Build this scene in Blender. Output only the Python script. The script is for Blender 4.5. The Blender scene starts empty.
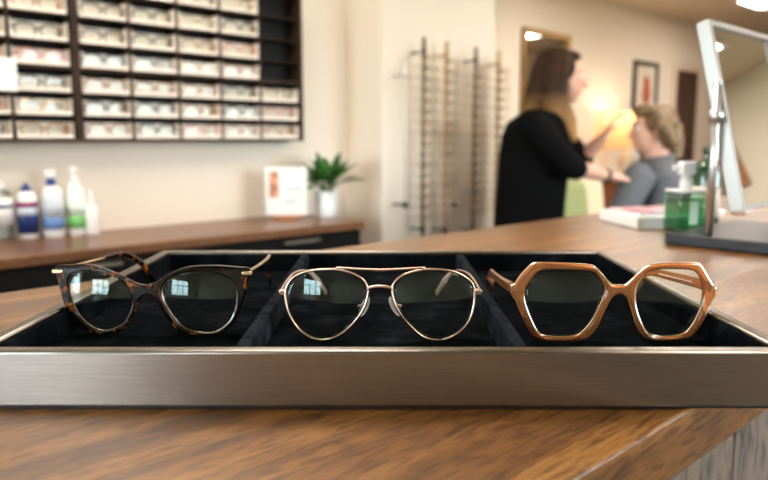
import bpy, bmesh, math, random
from mathutils import Vector, Matrix
random.seed(7)
C = bpy.context.scene.collection
PI = math.pi

# ------------------------------------------------------------------ camera model
FPX, CAMZ, PITCH = 700.0, 1.206, math.radians(8.1)
cp, sp = math.cos(PITCH), math.sin(PITCH)
CAM = Vector((0, 0, CAMZ))
TH = math.radians(43.1)                      # the room is turned this much from the view
U = Vector((math.cos(TH), math.sin(TH), 0))  # along the long walls
N = Vector((-math.sin(TH), math.cos(TH), 0))  # towards the display wall


def ray(px, py):
    v = (240 - py) / FPX
    return Vector(((px - 384) / FPX, cp + v * sp, -sp + v * cp))


def at(px, py, Y):
    d = ray(px, py)
    return CAM + d * (Y / d.y)


def on_z(px, py, z):
    d = ray(px, py)
    return CAM + d * ((z - CAMZ) / d.z)


def on_D(px, py, D):
    d = ray(px, py)
    return CAM + d * (D / d.dot(N))


def W(s, D, z=0.0):
    return U * s + N * D + Vector((0, 0, z))


def sdz(p):
    return Vector((p.dot(U), p.dot(N), p.z))


# ------------------------------------------------------------------ materials
def lin(c):
    def f(x):
        x /= 255.0
        return x / 12.92 if x <= 0.04045 else ((x + 0.055) / 1.055) ** 2.4
    return (f(c[0]), f(c[1]), f(c[2]), 1.0)


def new_mat(name):
    m = bpy.data.materials.new(name)
    m.use_nodes = True
    nt = m.node_tree
    return m, nt, nt.nodes['Principled BSDF']


def M(name, col, rough=0.5, metal=0.0, bump=0.0, bscale=80.0, **kw):
    m, nt, b = new_mat(name)
    b.inputs['Base Color'].default_value = lin(col)
    b.inputs['Roughness'].default_value = rough
    b.inputs['Metallic'].default_value = metal
    for k, v in kw.items():
        b.inputs[k.replace('_', ' ')].default_value = v
    if bump:
        tc = nt.nodes.new('ShaderNodeTexCoord')
        n = nt.nodes.new('ShaderNodeTexNoise')
        n.inputs['Scale'].default_value = bscale
        n.inputs['Detail'].default_value = 6
        bp = nt.nodes.new('ShaderNodeBump')
        bp.inputs['Strength'].default_value = bump
        bp.inputs['Distance'].default_value = 0.002
        nt.links.new(tc.outputs['Object'], n.inputs['Vector'])
        nt.links.new(n.outputs['Fac'], bp.inputs['Height'])
        nt.links.new(bp.outputs['Normal'], b.inputs['Normal'])
    return m


def noise_mat(name, stops, scale=(1, 1, 1), nscale=5.0, detail=6.0, rough=0.5, dist=0.0, bump=0.0, nrough=0.6, metal=0.0, **kw):
    """noise through a colour ramp; scale stretches the object coordinates"""
    m, nt, b = new_mat(name)
    tc = nt.nodes.new('ShaderNodeTexCoord')
    mp = nt.nodes.new('ShaderNodeMapping')
    mp.inputs['Scale'].default_value = scale
    n = nt.nodes.new('ShaderNodeTexNoise')
    n.inputs['Scale'].default_value = nscale
    n.inputs['Detail'].default_value = detail
    n.inputs['Roughness'].default_value = nrough
    n.inputs['Distortion'].default_value = dist
    cr = nt.nodes.new('ShaderNodeValToRGB')
    el = cr.color_ramp.elements
    while len(el) < len(stops):
        el.new(0.5)
    for e, (p, c) in zip(el, stops):
        e.position = p
        e.color = lin(c)
    L = nt.links.new
    L(tc.outputs['Object'], mp.inputs['Vector'])
    L(mp.outputs['Vector'], n.inputs['Vector'])
    L(n.outputs['Fac'], cr.inputs['Fac'])
    L(cr.outputs['Color'], b.inputs['Base Color'])
    b.inputs['Roughness'].default_value = rough
    b.inputs['Metallic'].default_value = metal
    for k, v in kw.items():
        b.inputs[k.replace('_', ' ')].default_value = v
    if bump:
        bp = nt.nodes.new('ShaderNodeBump')
        bp.inputs['Strength'].default_value = bump
        bp.inputs['Distance'].default_value = 0.001
        L(n.outputs['Fac'], bp.inputs['Height'])
        L(bp.outputs['Normal'], b.inputs['Normal'])
    return m


def wood_mat(name, dark, mid, light, rough=0.38, fine=1.0, coat=0.0):
    """straight grain along local x: broad bands plus fine pores"""
    m, nt, b = new_mat(name)
    L = nt.links.new
    tc = nt.nodes.new('ShaderNodeTexCoord')

    def nz(scale, ns, det, distn=0.0):
        mp = nt.nodes.new('ShaderNodeMapping')
        mp.inputs['Scale'].default_value = scale
        n = nt.nodes.new('ShaderNodeTexNoise')
        n.inputs['Scale'].default_value = ns
        n.inputs['Detail'].default_value = det
        n.inputs['Distortion'].default_value = distn
        L(tc.outputs['Object'], mp.inputs['Vector'])
        L(mp.outputs['Vector'], n.inputs['Vector'])
        return n
    broad = nz((1.2, 22 * fine, 22 * fine), 1.6, 5, 0.6)
    pores = nz((20, 150 * fine, 150 * fine), 2.4, 3)
    cr = nt.nodes.new('ShaderNodeValToRGB')
    el = cr.color_ramp.elements
    el.new(0.5)
    for e, (p, c) in zip(el, ((0.28, dark), (0.5, mid), (0.74, light))):
        e.position = p
        e.color = lin(c)
    L(broad.outputs['Fac'], cr.inputs['Fac'])
    cr2 = nt.nodes.new('ShaderNodeValToRGB')
    cr2.color_ramp.elements[0].position = 0.40
    cr2.color_ramp.elements[0].color = (0.36, 0.30, 0.26, 1)
    cr2.color_ramp.elements[1].position = 0.53
    cr2.color_ramp.elements[1].color = (1, 1, 1, 1)
    L(pores.outputs['Fac'], cr2.inputs['Fac'])
    mx = nt.nodes.new('ShaderNodeMixRGB')
    mx.blend_type = 'MULTIPLY'
    mx.inputs['Fac'].default_value = 0.85
    L(cr.outputs['Color'], mx.inputs['Color1'])
    L(cr2.outputs['Color'], mx.inputs['Color2'])
    L(mx.outputs['Color'], b.inputs['Base Color'])
    bp = nt.nodes.new('ShaderNodeBump')
    bp.inputs['Strength'].default_value = 0.12
    bp.inputs['Distance'].default_value = 0.0006
    L(pores.outputs['Fac'], bp.inputs['Height'])
    L(bp.outputs['Normal'], b.inputs['Normal'])
    b.inputs['Roughness'].default_value = rough
    b.inputs['Coat Weight'].default_value = coat
    return m


def lens_mat(name, tint=(250, 252, 250), ior=1.5, gloss_col=(1, 1, 1, 1)):
    m = bpy.data.materials.new(name)
    m.use_nodes = True
    nt = m.node_tree
    nt.nodes.clear()
    out = nt.nodes.new('ShaderNodeOutputMaterial')
    t = nt.nodes.new('ShaderNodeBsdfTransparent')
    t.inputs['Color'].default_value = lin(tint)
    g = nt.nodes.new('ShaderNodeBsdfGlossy')
    g.inputs['Roughness'].default_value = 0.0
    g.inputs['Color'].default_value = gloss_col
    f = nt.nodes.new('ShaderNodeFresnel')
    f.inputs['IOR'].default_value = ior
    mx = nt.nodes.new('ShaderNodeMixShader')
    nt.links.new(f.outputs[0], mx.inputs[0])
    nt.links.new(t.outputs[0], mx.inputs[1])
    nt.links.new(g.outputs[0], mx.inputs[2])
    nt.links.new(mx.outputs[0], out.inputs[0])
    return m


def emit(name, col, strength):
    m, nt, b = new_mat(name)
    b.inputs['Base Color'].default_value = (0.8, 0.8, 0.8, 1)
    b.inputs['Emission Color'].default_value = lin(col)
    b.inputs['Emission Strength'].default_value = strength
    return m


wall_m = M('cream_paint', (232, 219, 202), 0.85, bump=0.08, bscale=160)
ceil_m = M('ceiling_paint', (222, 206, 184), 0.9)
floor_m = wood_mat('floor_boards', (58, 45, 35), (78, 62, 48), (96, 78, 62), 0.5)
counter_m = wood_mat('counter_wood', (78, 47, 18), (134, 89, 40), (182, 130, 64), 0.36, coat=0.55)
counter_m.node_tree.nodes['Principled BSDF'].inputs['Coat Roughness'].default_value = 0.28
edge_m = counter_m
back_top_m = wood_mat('back_counter_wood', (98, 66, 44), (128, 88, 58), (150, 106, 72), 0.3)
clad_m = noise_mat('weathered_boards', [(0.3, (38, 33, 30)), (0.45, (92, 82, 74)), (0.58, (120, 106, 92)), (0.72, (92, 64, 42))],
                   (24, 24, 7), 2.2, 8, 0.75, 1.5, 0.3)
charcoal_m = M('charcoal_cabinet', (12, 12, 13), 0.65, Specular_IOR_Level=0.2)
steel_m, _nt, _b = new_mat('brushed_steel')
_tc = _nt.nodes.new('ShaderNodeTexCoord')
_mp = _nt.nodes.new('ShaderNodeMapping')
_mp.inputs['Scale'].default_value = (14, 900, 1400)
_n = _nt.nodes.new('ShaderNodeTexNoise')
_n.inputs['Scale'].default_value = 2.0
_n.inputs['Detail'].default_value = 5
_cr = _nt.nodes.new('ShaderNodeValToRGB')
_cr.color_ramp.elements[0].color = lin((140, 134, 128))
_cr.color_ramp.elements[0].position = 0.3
_cr.color_ramp.elements[1].color = lin((156, 150, 143))
_cr.color_ramp.elements[1].position = 0.7
_nt.links.new(_tc.outputs['Object'], _mp.inputs['Vector'])
_nt.links.new(_mp.outputs['Vector'], _n.inputs['Vector'])
_nt.links.new(_n.outputs['Fac'], _cr.inputs['Fac'])
_nt.links.new(_cr.outputs['Color'], _b.inputs['Base Color'])
_bp = _nt.nodes.new('ShaderNodeBump')
_bp.inputs['Strength'].default_value = 0.15
_bp.inputs['Distance'].default_value = 0.0003
_nt.links.new(_n.outputs['Fac'], _bp.inputs['Height'])
_nt.links.new(_bp.outputs['Normal'], _b.inputs['Normal'])
_b.inputs['Metallic'].default_value = 1.0
_b.inputs['Roughness'].default_value = 0.27
_b.inputs['Anisotropic'].default_value = 0.85
_tg = _nt.nodes.new('ShaderNodeTangent')
_tg.direction_type = 'RADIAL'
_tg.axis = 'Z'
_b.inputs['Anisotropic Rotation'].default_value = 0.25
_nt.links.new(_tg.outputs[0], _b.inputs['Tangent'])
velvet_m = noise_mat('black_velvet', [(0.35, (10, 12, 14)), (0.55, (18, 21, 24)), (0.74, (34, 37, 41))], (1, 1, 1), 38, 8, 0.95, 0.5, 0.4,
                     Specular_IOR_Level=0.0)
divider_m = noise_mat('dusty_velvet_lit_tone', [(0.35, (22, 25, 28)), (0.7, (48, 52, 58))], (1, 1, 1), 60, 8, 0.95, 0.5, 0.4, Specular_IOR_Level=0.0)  # lining's dusty fabric again, made paler to paint in the light it catches
tort_m = noise_mat('tortoiseshell', [(0.43, (10, 6, 5)), (0.55, (24, 13, 8)), (0.63, (104, 54, 14)), (0.73, (186, 108, 32))],
                   (1, 1, 1), 95, 3, 0.14, 0.9, 0.0, Specular_IOR_Level=0.3)
rose_m = M('rose_gold', (232, 198, 180), 0.26, 1.0)
gold_m = M('pale_gold', (222, 196, 160), 0.25, 1.0)
silver_m = M('silver_wire', (205, 198, 190), 0.25, 1.0)
chrome_m = M('chrome', (204, 206, 208), 0.36, 1.0)
amber_m = M('amber_acetate', (244, 156, 88), 0.08, Transmission_Weight=0.78, IOR=1.45, Coat_Weight=0.2,
            Subsurface_Weight=0.15, Subsurface_Scale=0.01)
tip_m = M('clear_silicone', (228, 200, 180), 0.2, Transmission_Weight=0.5, IOR=1.3)
pad_m = M('nose_pad_silicone', (226, 220, 214), 0.15, Transmission_Weight=0.65, IOR=1.3)
lens_m = lens_mat('coated_lens', gloss_col=(0.8, 1.0, 0.97, 1), ior=1.33)
demo_m = lens_mat('demo_lens', ior=1.5)
_f = demo_m.node_tree.nodes['Mix Shader']
demo_m.node_tree.links.remove(_f.inputs[0].links[0])
_f.inputs[0].default_value = 0.012
pane_m = lens_mat('window_glass', ior=1.35)
print_m = M('white_print', (236, 226, 214), 0.5)
dark_wood_m = wood_mat('walnut_cabinet', (42, 28, 18), (58, 40, 27), (72, 50, 35), 0.6)
dark_wood_m.node_tree.nodes['Principled BSDF'].inputs['Specular IOR Level'].default_value = 0.2
cab_back_m = M('cabinet_black_back', (17, 14, 12), 0.8)
box_m = M('white_display_box', (246, 234, 220), 0.45)
mirror_m = M('mirror_glass', (226, 226, 222), 0.02, 1.0)
white_m = M('white_plastic', (238, 237, 234), 0.35)
paper_m = M('white_paper', (240, 238, 234), 0.6)
blue_m = M('navy_plastic', (32, 58, 130), 0.35)
navy_label_m = M('navy_label', (30, 52, 112), 0.45)
skyblue_m = M('blue_label', (98, 136, 190), 0.45)
grey_label_m = M('grey_label', (198, 206, 214), 0.5)
magenta_m = M('magenta_label', (160, 40, 100), 0.45)
green_label_m = M('green_label', (112, 184, 96), 0.45)
mint_label_m = M('mint_label', (216, 232, 218), 0.45)
leaf_m = noise_mat('leaf_green', [(0.35, (34, 74, 30)), (0.6, (66, 120, 48)), (0.75, (104, 156, 70))], (1, 1, 1), 18, 4, 0.4)
dark_leaf_m = M('dark_leaf', (34, 56, 28), 0.5)
pot_m = M('white_ceramic', (240, 241, 242), 0.25)
soil_m = M('potting_soil', (48, 36, 28), 0.95)
oak_m = wood_mat('oak_stand', (160, 104, 62), (190, 130, 82), (208, 150, 100), 0.45)
skin_m = M('skin', (222, 172, 148), 0.5, Subsurface_Weight=0.12, Subsurface_Scale=0.02)
black_cloth_m = M('black_knit', (8, 8, 9), 0.9, Specular_IOR_Level=0.1, bump=0.3, bscale=240)
jeans_m = M('dark_trousers', (24, 26, 32), 0.85)
grey_cloth_m = M('grey_shirt', (98, 99, 104), 0.85, bump=0.3, bscale=200)
shoe_m = M('black_shoe', (20, 18, 18), 0.5)
brass_m = M('antique_brass', (150, 116, 70), 0.38, 1.0)
frame_dark_m = M('dark_picture_frame', (46, 34, 28), 0.4)
door_m = wood_mat('brown_door', (62, 40, 28), (78, 52, 36), (92, 62, 44), 0.5)
trim_m = M('cream_trim', (222, 206, 184), 0.6)
sage_m = M('sage_upholstery', (150, 158, 108), 0.85, bump=0.3, bscale=150)
cream_up_m = M('cream_upholstery', (224, 206, 176), 0.85, bump=0.3, bscale=150)
side_wood_m = wood_mat('chestnut_wood', (104, 58, 26), (140, 82, 40), (164, 102, 54), 0.4)
handle_m = M('dull_nickel', (120, 116, 110), 0.45, 1.0)
black_m = M('satin_black', (18, 19, 21), 0.35)
slab_m = M('dark_slab', (34, 36, 40), 0.3, Specular_IOR_Level=0.35)
panel_m = emit('ceiling_diffuser', (255, 243, 230), 11.5)
bulb_m = emit('lamp_bulb', (255, 214, 150), 5.0)
shade_m = bpy.data.materials.new('lamp_shade_linen')
shade_m.use_nodes = True
_t = shade_m.node_tree
_t.nodes.clear()
_o = _t.nodes.new('ShaderNodeOutputMaterial')
_d = _t.nodes.new('ShaderNodeBsdfDiffuse')
_d.inputs['Color'].default_value = lin((236, 196, 140))
_tr = _t.nodes.new('ShaderNodeBsdfTranslucent')
_tr.inputs['Color'].default_value = lin((250, 214, 166))
_mx = _t.nodes.new('ShaderNodeMixShader')
_mx.inputs[0].default_value = 0.6
_t.links.new(_d.outputs[0], _mx.inputs[1])
_t.links.new(_tr.outputs[0], _mx.inputs[2])
_t.links.new(_mx.outputs[0], _o.inputs[0])
green_glass_m = lens_mat('green_glass', (218, 236, 224), 1.45)
green_liquid_m = lens_mat('green_liquid', (160, 212, 178), 1.2)
dark_green_m = M('dark_green_glass', (20, 66, 34), 0.15, Coat_Weight=0.5)
clear_plastic_m = lens_mat('clear_plastic', (236, 240, 242), 1.45)


# ------------------------------------------------------------------ mesh helpers
def box(bm, x0, x1, y0, y1, z0, z1, bev=0.0, seg=2, mi=0):
    r = bmesh.ops.create_cube(bm, size=1.0)
    vs = r['verts']
    for v in vs:
        v.co = Vector(((x0 + x1) / 2 + v.co.x * (x1 - x0), (y0 + y1) / 2 + v.co.y * (y1 - y0), (z0 + z1) / 2 + v.co.z * (z1 - z0)))
    fs = {f for v in vs for f in v.link_faces}
    for f in fs:
        f.material_index = mi
    if bev:
        es = list({e for v in vs for e in v.link_edges})
        r2 = bmesh.ops.bevel(bm, geom=es, offset=bev, segments=seg, affect='EDGES', profile=0.5)
        for f in r2['faces']:
            f.material_index = mi
            f.smooth = True
    return vs


def loft(bm, rings, close=True, cap=True, mi=0):
    """rings: lists of Vectors of equal count; skins them in order"""
    R = [[bm.verts.new(p) for p in r] for r in rings]
    n = len(R[0])
    for a, b in zip(R[:-1], R[1:]):
        for i in range(n if close else n - 1):
            j = (i + 1) % n
            f = bm.faces.new((a[i], a[j], b[j], b[i]))
            f.smooth = True
            f.material_index = mi
    if cap:
        for r, fl in ((R[0], True), (R[-1], False)):
            f = bm.faces.new(r[::-1] if fl else r)
            f.material_index = mi
    return R


def lathe(bm, prof, c=(0, 0, 0), seg=24, mi=0, cap=True):
    c = Vector(c)
    rings = [[c + Vector((max(r, 1e-5) * math.cos(a), max(r, 1e-5) * math.sin(a), z)) for a in (2 * PI * i / seg for i in range(seg))] for r, z in prof]
    loft(bm, rings, True, cap, mi)


def smooth_pts(pts, sub=6, closed=False):
    """Catmull-Rom through the points"""
    P = [Vector(p) for p in pts]
    n = len(P)
    out = []
    for i in range(n if closed else n - 1):
        if closed:
            a, b, c, d = P[(i - 1) % n], P[i], P[(i + 1) % n], P[(i + 2) % n]
        else:
            a, b, c, d = P[max(i - 1, 0)], P[i], P[i + 1], P[min(i + 2, n - 1)]
        for k in range(sub):
            t = k / sub
            out.append(0.5 * ((2 * b) + (c - a) * t + (2 * a - 5 * b + 4 * c - d) * t * t + (3 * b - a - 3 * c + d) * t ** 3))
    if not closed:
        out.append(P[-1].copy())
    return out


def tube(bm, pts, rad, seg=10, closed=False, flat=1.0, up=Vector((0, 0, 1)), square=2.0, mi=0, cap=True):
    """sweep; rad is one number or one per point; flat multiplies the radius across `up`"""
    P = [Vector(p) for p in pts]
    n = len(P)
    rads = rad if isinstance(rad, (list, tuple)) else [rad] * n
    rings = []
    prev = None
    for i, p in enumerate(P):
        if closed:
            t = P[(i + 1) % n] - P[(i - 1) % n]
        else:
            t = P[min(i + 1, n - 1)] - P[max(i - 1, 0)]
        t = t.normalized() if t.length > 1e-9 else Vector((0, 0, 1))
        side = t.cross(up)
        if side.length < 0.05:
            side = prev.copy() if prev is not None else t.cross(Vector((1, 0, 0)))
            side = side - t * side.dot(t)
        side.normalize()
        if prev is not None and side.dot(prev) < 0 and not closed:
            side = -side
        prev = side
        w = side.cross(t).normalized()
        ring = []
        for k in range(seg):
            a = 2 * PI * k / seg
            ca, sa = math.cos(a), math.sin(a)
            q = (abs(ca) ** square + abs(sa) ** square) ** (-1.0 / square)
            ring.append(p + side * (ca * q * rads[i] * flat) + w * (sa * q * rads[i]))
        rings.append(ring)
    if closed:
        rings.append(rings[0])
        R = [[bm.verts.new(v) for v in r] for r in rings[:-1]]
        for i in range(n):
            a, b = R[i], R[(i + 1) % n]
            for k in range(seg):
                f = bm.faces.new((a[k], a[(k + 1) % seg], b[(k + 1) % seg], b[k]))
                f.smooth = True
                f.material_index = mi
    else:
        loft(bm, rings, True, cap, mi)


def ball(bm, c, r, seg=16, mi=0, rot=None):
    """ellipsoid, r = number or (rx, ry, rz)"""
    r = (r, r, r) if isinstance(r, (int, float)) else r
    m = Matrix.Translation(Vector(c))
    if rot is not None:
        m = m @ rot
    m = m @ Matrix.Diagonal((r[0], r[1], r[2], 1))
    q = bmesh.ops.create_uvsphere(bm, u_segments=seg, v_segments=max(6, seg // 2 + 2), radius=1.0, matrix=m)
    for f in {f for v in q['verts'] for f in v.link_faces}:
        f.smooth = True
        f.material_index = mi


def limb(bm, pts, rads, seg=14):
    """overlapping balls and frusta along a chain; meant to be remeshed"""
    P = [Vector(p) for p in pts]
    for p, r in zip(P, rads):
        ball(bm, p, r, seg)
    for i in range(len(P) - 1):
        tube(bm, [P[i], P[i + 1]], [rads[i], rads[i + 1]], seg)


def finish(bm):
    bmesh.ops.recalc_face_normals(bm, faces=bm.faces)


def obj(name, bm, mat, parent=None, loc=None, rz=0.0, world=False, kind=None):
    """one mesh object; world=True: the mesh was built in world coordinates"""
    finish(bm)
    if world:
        if parent is not None:
            top = parent
            mats = [parent.matrix_basis]
            while top.parent is not None:
                top = top.parent
                mats.insert(0, top.matrix_basis)
            m = Matrix.Identity(4)
            for k in mats:
                m = m @ k
            bm.transform(m.inverted())
        elif loc is not None:
            bm.transform(Matrix.Rotation(-rz, 4, 'Z') @ Matrix.Translation(-Vector(loc)))
    me = bpy.data.meshes.new(name)
    bm.to_mesh(me)
    bm.free()
    for m in (mat if isinstance(mat, (list, tuple)) else [mat]):
        me.materials.append(m)
    o = bpy.data.objects.new(name, me)
    C.objects.link(o)
    if parent is not None:
        o.parent = parent
    elif loc is not None:
        o.location = loc
        o.rotation_euler = (0, 0, rz)
    if kind:
        o['kind'] = kind
    return o


def remeshed(name, bm, mat, parent=None, voxel=0.006, smooth=3, world=True, **kw):
    finish(bm)
    me = bpy.data.meshes.new('tmp')
    bm.to_mesh(me)
    bm.free()
    o = bpy.data.objects.new('tmp', me)
    C.objects.link(o)
    r = o.modifiers.new('r', 'REMESH')
    r.mode = 'VOXEL'
    r.voxel_size = voxel
    if smooth:
        s = o.modifiers.new('s', 'SMOOTH')
        s.factor = 0.5
        s.iterations = smooth
    dg = bpy.context.evaluated_depsgraph_get()
    m2 = bpy.data.meshes.new_from_object(o.evaluated_get(dg))
    b2 = bmesh.new()
    b2.from_mesh(m2)
    for f in b2.faces:
        f.smooth = True
    bpy.data.objects.remove(o)
    bpy.data.meshes.remove(me)
    bpy.data.meshes.remove(m2)
    return obj(name, b2, mat, parent, world=world, **kw)


def thing(name, label, cat, loc=(0, 0, 0), rz=0.0, group=None):
    o = bpy.data.objects.new(name, None)
    C.objects.link(o)
    o.empty_display_size = 0.05
    o.location = loc
    o.rotation_euler = (0, 0, rz)
    bpy.context.view_layer.update()
    return tag(o, label, cat, group)


def tag(o, label, cat, group=None):
    o['label'] = label
    o['category'] = cat
    if group:
        o['group'] = group
    return o


def copy_tree(o, parent=None):
    c = o.copy()
    C.objects.link(c)
    if parent is not None:
        c.parent = parent
    for ch in list(o.children):
        copy_tree(ch, c)
    return c


def bm_():
    return bmesh.new()


# ------------------------------------------------------------------ the setting
CEIL = 2.60
S0, S1, DR, DL, DC, DF = -5.5, 11.0, -3.0, 2.38, 2.155, 3.83
PS0, PS1 = 2.004, 2.738
PART_S, PART_D = 6.4, 1.0


def struct(name, m, *boxes):
    b = bm_()
    for q in boxes:
        box(b, *q)
    return obj(name, b, m, loc=(0, 0, 0), rz=TH, kind='structure')


struct('floor', floor_m, (S0 - .2, S1 + .2, DR - .2, DF + .2, -0.1, 0))
struct('ceiling', ceil_m, (S0 - .2, S1 + .2, DR - .2, DF + .2, CEIL, CEIL + .1))
ES = -2.7                          # unseen glazed wall left of the camera, added to light the pilaster's side
RW2 = (0.2, 2.25, 0.3, 2.4)
struct('wall_left', wall_m, (ES - .15, PS0, DL, DL + .15, 0, CEIL))
struct('wall_added_glazed', wall_m, (ES - .15, ES, RW2[1], DL, 0, CEIL), (ES - .15, ES, 0.0, RW2[0], 0, CEIL),
       (ES - .15, ES, RW2[0], RW2[1], 0, RW2[2]), (ES - .15, ES, RW2[0], RW2[1], RW2[3], CEIL), (S0, ES - .15, 0.0, 0.15, 0, CEIL))
struct('wall_pilaster', wall_m, (PS0, PS1, DC, DF + .1, 0, CEIL))
struct('wall_far', wall_m, (PS1, S1 + .2, DF, DF + .15, 0, CEIL))
struct('wall_end', wall_m, (S1, S1 + .15, PART_D, DF, 0, CEIL))
struct('wall_partition', wall_m, (PART_S, PART_S + .12, DR, PART_D, 0, CEIL), (PART_S + .12, S1, PART_D - .12, PART_D, 0, CEIL))
# windows: rear wall (behind and left of the camera) and right wall
RW = (-2.5, -0.9, 0.95, 2.2)      # D0, D1, z0, z1 on the rear wall
TW = (1.6, 5.0, 0.85, 2.3)      # s0, s1, z0, z1 on the right wall
struct('wall_rear', wall_m, (S0 - .15, S0, DR, RW[0], 0, CEIL), (S0 - .15, S0, RW[1], 0.15, 0, CEIL),
       (S0 - .15, S0, RW[0], RW[1], 0, RW[2]), (S0 - .15, S0, RW[0], RW[1], RW[3], CEIL))
struct('wall_right', wall_m, (S0 - .15, TW[0], DR - .15, DR, 0, CEIL), (TW[1], PART_S, DR - .15, DR, 0, CEIL),
       (TW[0], TW[1], DR - .15, DR, 0, TW[2]), (TW[0], TW[1], DR - .15, DR, TW[3], CEIL))


def window(name, along_s, a0, a1, z0, z1, off, bars):
    b = bm_()
    t, d = 0.05, 0.08

    def q(p0, p1, zz0, zz1, dd=d):
        if along_s:
            box(b, p0, p1, off - dd / 2, off + dd / 2, zz0, zz1)
        else:
            box(b, off - dd / 2, off + dd / 2, p0, p1, zz0, zz1)
    q(a0, a0 + t, z0, z1); q(a1 - t, a1, z0, z1); q(a0, a1, z0, z0 + t); q(a0, a1, z1 - t, z1)
    for i in range(1, bars):
        p = a0 + (a1 - a0) * i / bars
        q(p - t / 2, p + t / 2, z0, z1)
    zm = z0 + (z1 - z0) * 0.62
    q(a0, a1, zm - .02, zm + .02)
    w = obj(name, b, M(name + '_frame', (70, 66, 62), 0.5), loc=(0, 0, 0), rz=TH, kind='structure')
    b = bm_()
    if along_s:
        box(b, a0 + t, a1 - t, off - .003, off + .003, z0 + t, z1 - t)
    else:
        box(b, off - .003, off + .003, a0 + t, a1 - t, z0 + t, z1 - t)
    g = obj('window_pane', b, pane_m, w)
    return w


window('window_1', False, *RW, S0 - .07, 3)
window('window_added', False, *RW2, ES - .07, 3)  # added window, brings daylight onto the pilaster's side
window('window_2', True, *TW, DR - .07, 4)

# brown door in the far wall
p0, p1 = sdz(on_D(675.5, 74, DF)), sdz(on_D(695.5, 76, DF))
DZ = 2.03
b = bm_()
box(b, p0.x, p1.x, DF - .035, DF - .001, 0, DZ, .004)
for k in range(2):
    za, zb = (0.15, 0.95) if k == 0 else (1.08, 1.9)
    box(b, p0.x + .14, p1.x - .14, DF - .047, DF - .03, za, zb, .008)
door = obj('door_1', b, door_m, loc=(0, 0, 0), rz=TH, kind='structure')
b = bm_()
tube(b, [(p0.x + .08, DF - .03, 1.02), (p0.x + .08, DF - .075, 1.02)], .011)
tube(b, [(p0.x + .08, DF - .075, 1.02), (p0.x + .2, DF - .075, 1.02)], .01)
obj('door_handle', b, chrome_m, door)
b = bm_()
for x0, x1, z0, z1 in ((p0.x - .09, p0.x - .003, 0, DZ + .09), (p1.x + .003, p1.x + .09, 0, DZ + .09), (p0.x - .003, p1.x + .003, DZ + .003, DZ + .09)):
    box(b, x0, x1, DF - .03, DF - .001, z0, z1, .004)
obj('trim_1', b, trim_m, loc=(0, 0, 0), rz=TH, kind='structure')

# ceiling light panels
cl = sdz(on_z(745, 4, CEIL))
spots = [(cl.x, cl.y - 0.62, 'lit square ceiling light panel above the mirror stand at the top edge')]
for s_, d_ in ((0.7, 1.25), (3.5, 0.6), (5.2, 2.4), (5.0, -1.4), (0.9, -1.5), (-3.6, -1.4)):
    spots.append((s_, d_, None))
proto = None
for i, (s_, d_, lab) in enumerate(spots):
    t = thing('ceiling_light', lab or 'square ceiling light panel outside the picture, out of sight', 'ceiling light', W(s_, d_, CEIL), TH, 'ceiling light panels')
    b = bm_()
    for q in ((-.32, .32, -.62, -.59), (-.32, .32, .59, .62), (-.32, -.29, -.59, .59), (.29, .32, -.59, .59)):
        box(b, q[0], q[1], q[2] + .62 - .62, q[3], -.02, -.0005)
    obj('frame', b, white_m, t)
    b = bm_()
    box(b, -.29, .29, -.59, .59, -.012, -.002)
    obj('diffuser', b, panel_m, t)

# ------------------------------------------------------------------ reception counter
CTOP = 1.05
CD0, CD1, CS0, CS1 = 0.164, 0.788, -1.4, 2.75
rc = thing('reception_counter', 'long wooden counter with weathered board cladding carrying the metal tray', 'counter', W(0.6, 0.47, 0), TH)
ox, oy = 0.6, 0.47
b = bm_()
box(b, CS0 - ox, CS1 - ox, CD0 - oy, CD1 - oy, CTOP - .038, CTOP, .002)
obj('worktop', b, counter_m, rc)
b = bm_()
nb = 0
x = CS0 - ox + .02
edges = [0.74 - ox]
bw = 0.205
k0 = int((edges[0] - x) / bw) + 1
x = edges[0] - k0 * bw
while x < CS1 - ox - .03:
    xa, xb = max(x, CS0 - ox + .01), min(x + bw - .003, CS1 - ox - .01)
    if xb > xa + .01:
        box(b, xa, xb, CD0 - oy + .02, CD0 - oy + .038, 0.1, CTOP - .0385, .002)
    x += bw
obj('cladding', b, clad_m, rc)
b = bm_()
box(b, CS0 - ox + .012, CS1 - ox - .012, CD0 - oy + .039, CD1 - oy - .03, 0.0, CTOP - .0385)
obj('carcass', b, charcoal_m, rc)

# ------------------------------------------------------------------ display tray
TX0, TX1, TY0, TY1 = -0.243, 0.240, 0.389, 0.762
RIMZ, FLOORZ = CAMZ - 0.1197, CAMZ - 0.1400
TH_R = 0.0095
tray = thing('display_tray', 'brushed metal display tray lined with black velvet in three compartments', 'tray', ((TX0 + TX1) / 2, (TY0 + TY1) / 2, CTOP))
b = bm_()
zb = CTOP + .0002
for q in ((TX0, TX1, TY0, TY0 + TH_R), (TX0, TX1, TY1 - TH_R, TY1), (TX0, TX0 + TH_R, TY0 + TH_R, TY1 - TH_R), (TX1 - TH_R, TX1, TY0 + TH_R, TY1 - TH_R)):
    box(b, q[0], q[1], q[2], q[3], zb + .002, RIMZ, .0018)
obj('metal_frame', b, steel_m, tray, world=True)
b = bm_()
box(b, TX0 + .004, TX1 - .004, TY0 + .004, TY1 - .004, zb, zb + .0025)
obj('base_board', b, black_m, tray, world=True)
b = bm_()
e = .0022
X0, X1, Y0, Y1 = TX0 + TH_R, TX1 - TH_R, TY0 + TH_R, TY1 - TH_R
box(b, X0, X1, Y0, Y1, zb + .003, FLOORZ)
for q in ((X0, X1, Y0, Y0 + e), (X0, X1, Y1 - e, Y1), (X0, X0 + e, Y0 + e, Y1 - e), (X1 - e, X1, Y0 + e, Y1 - e)):
    box(b, q[0], q[1], q[2], q[3], FLOORZ - .002, RIMZ - .003, .001)
obj('lining', b, velvet_m, tray, world=True)
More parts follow.
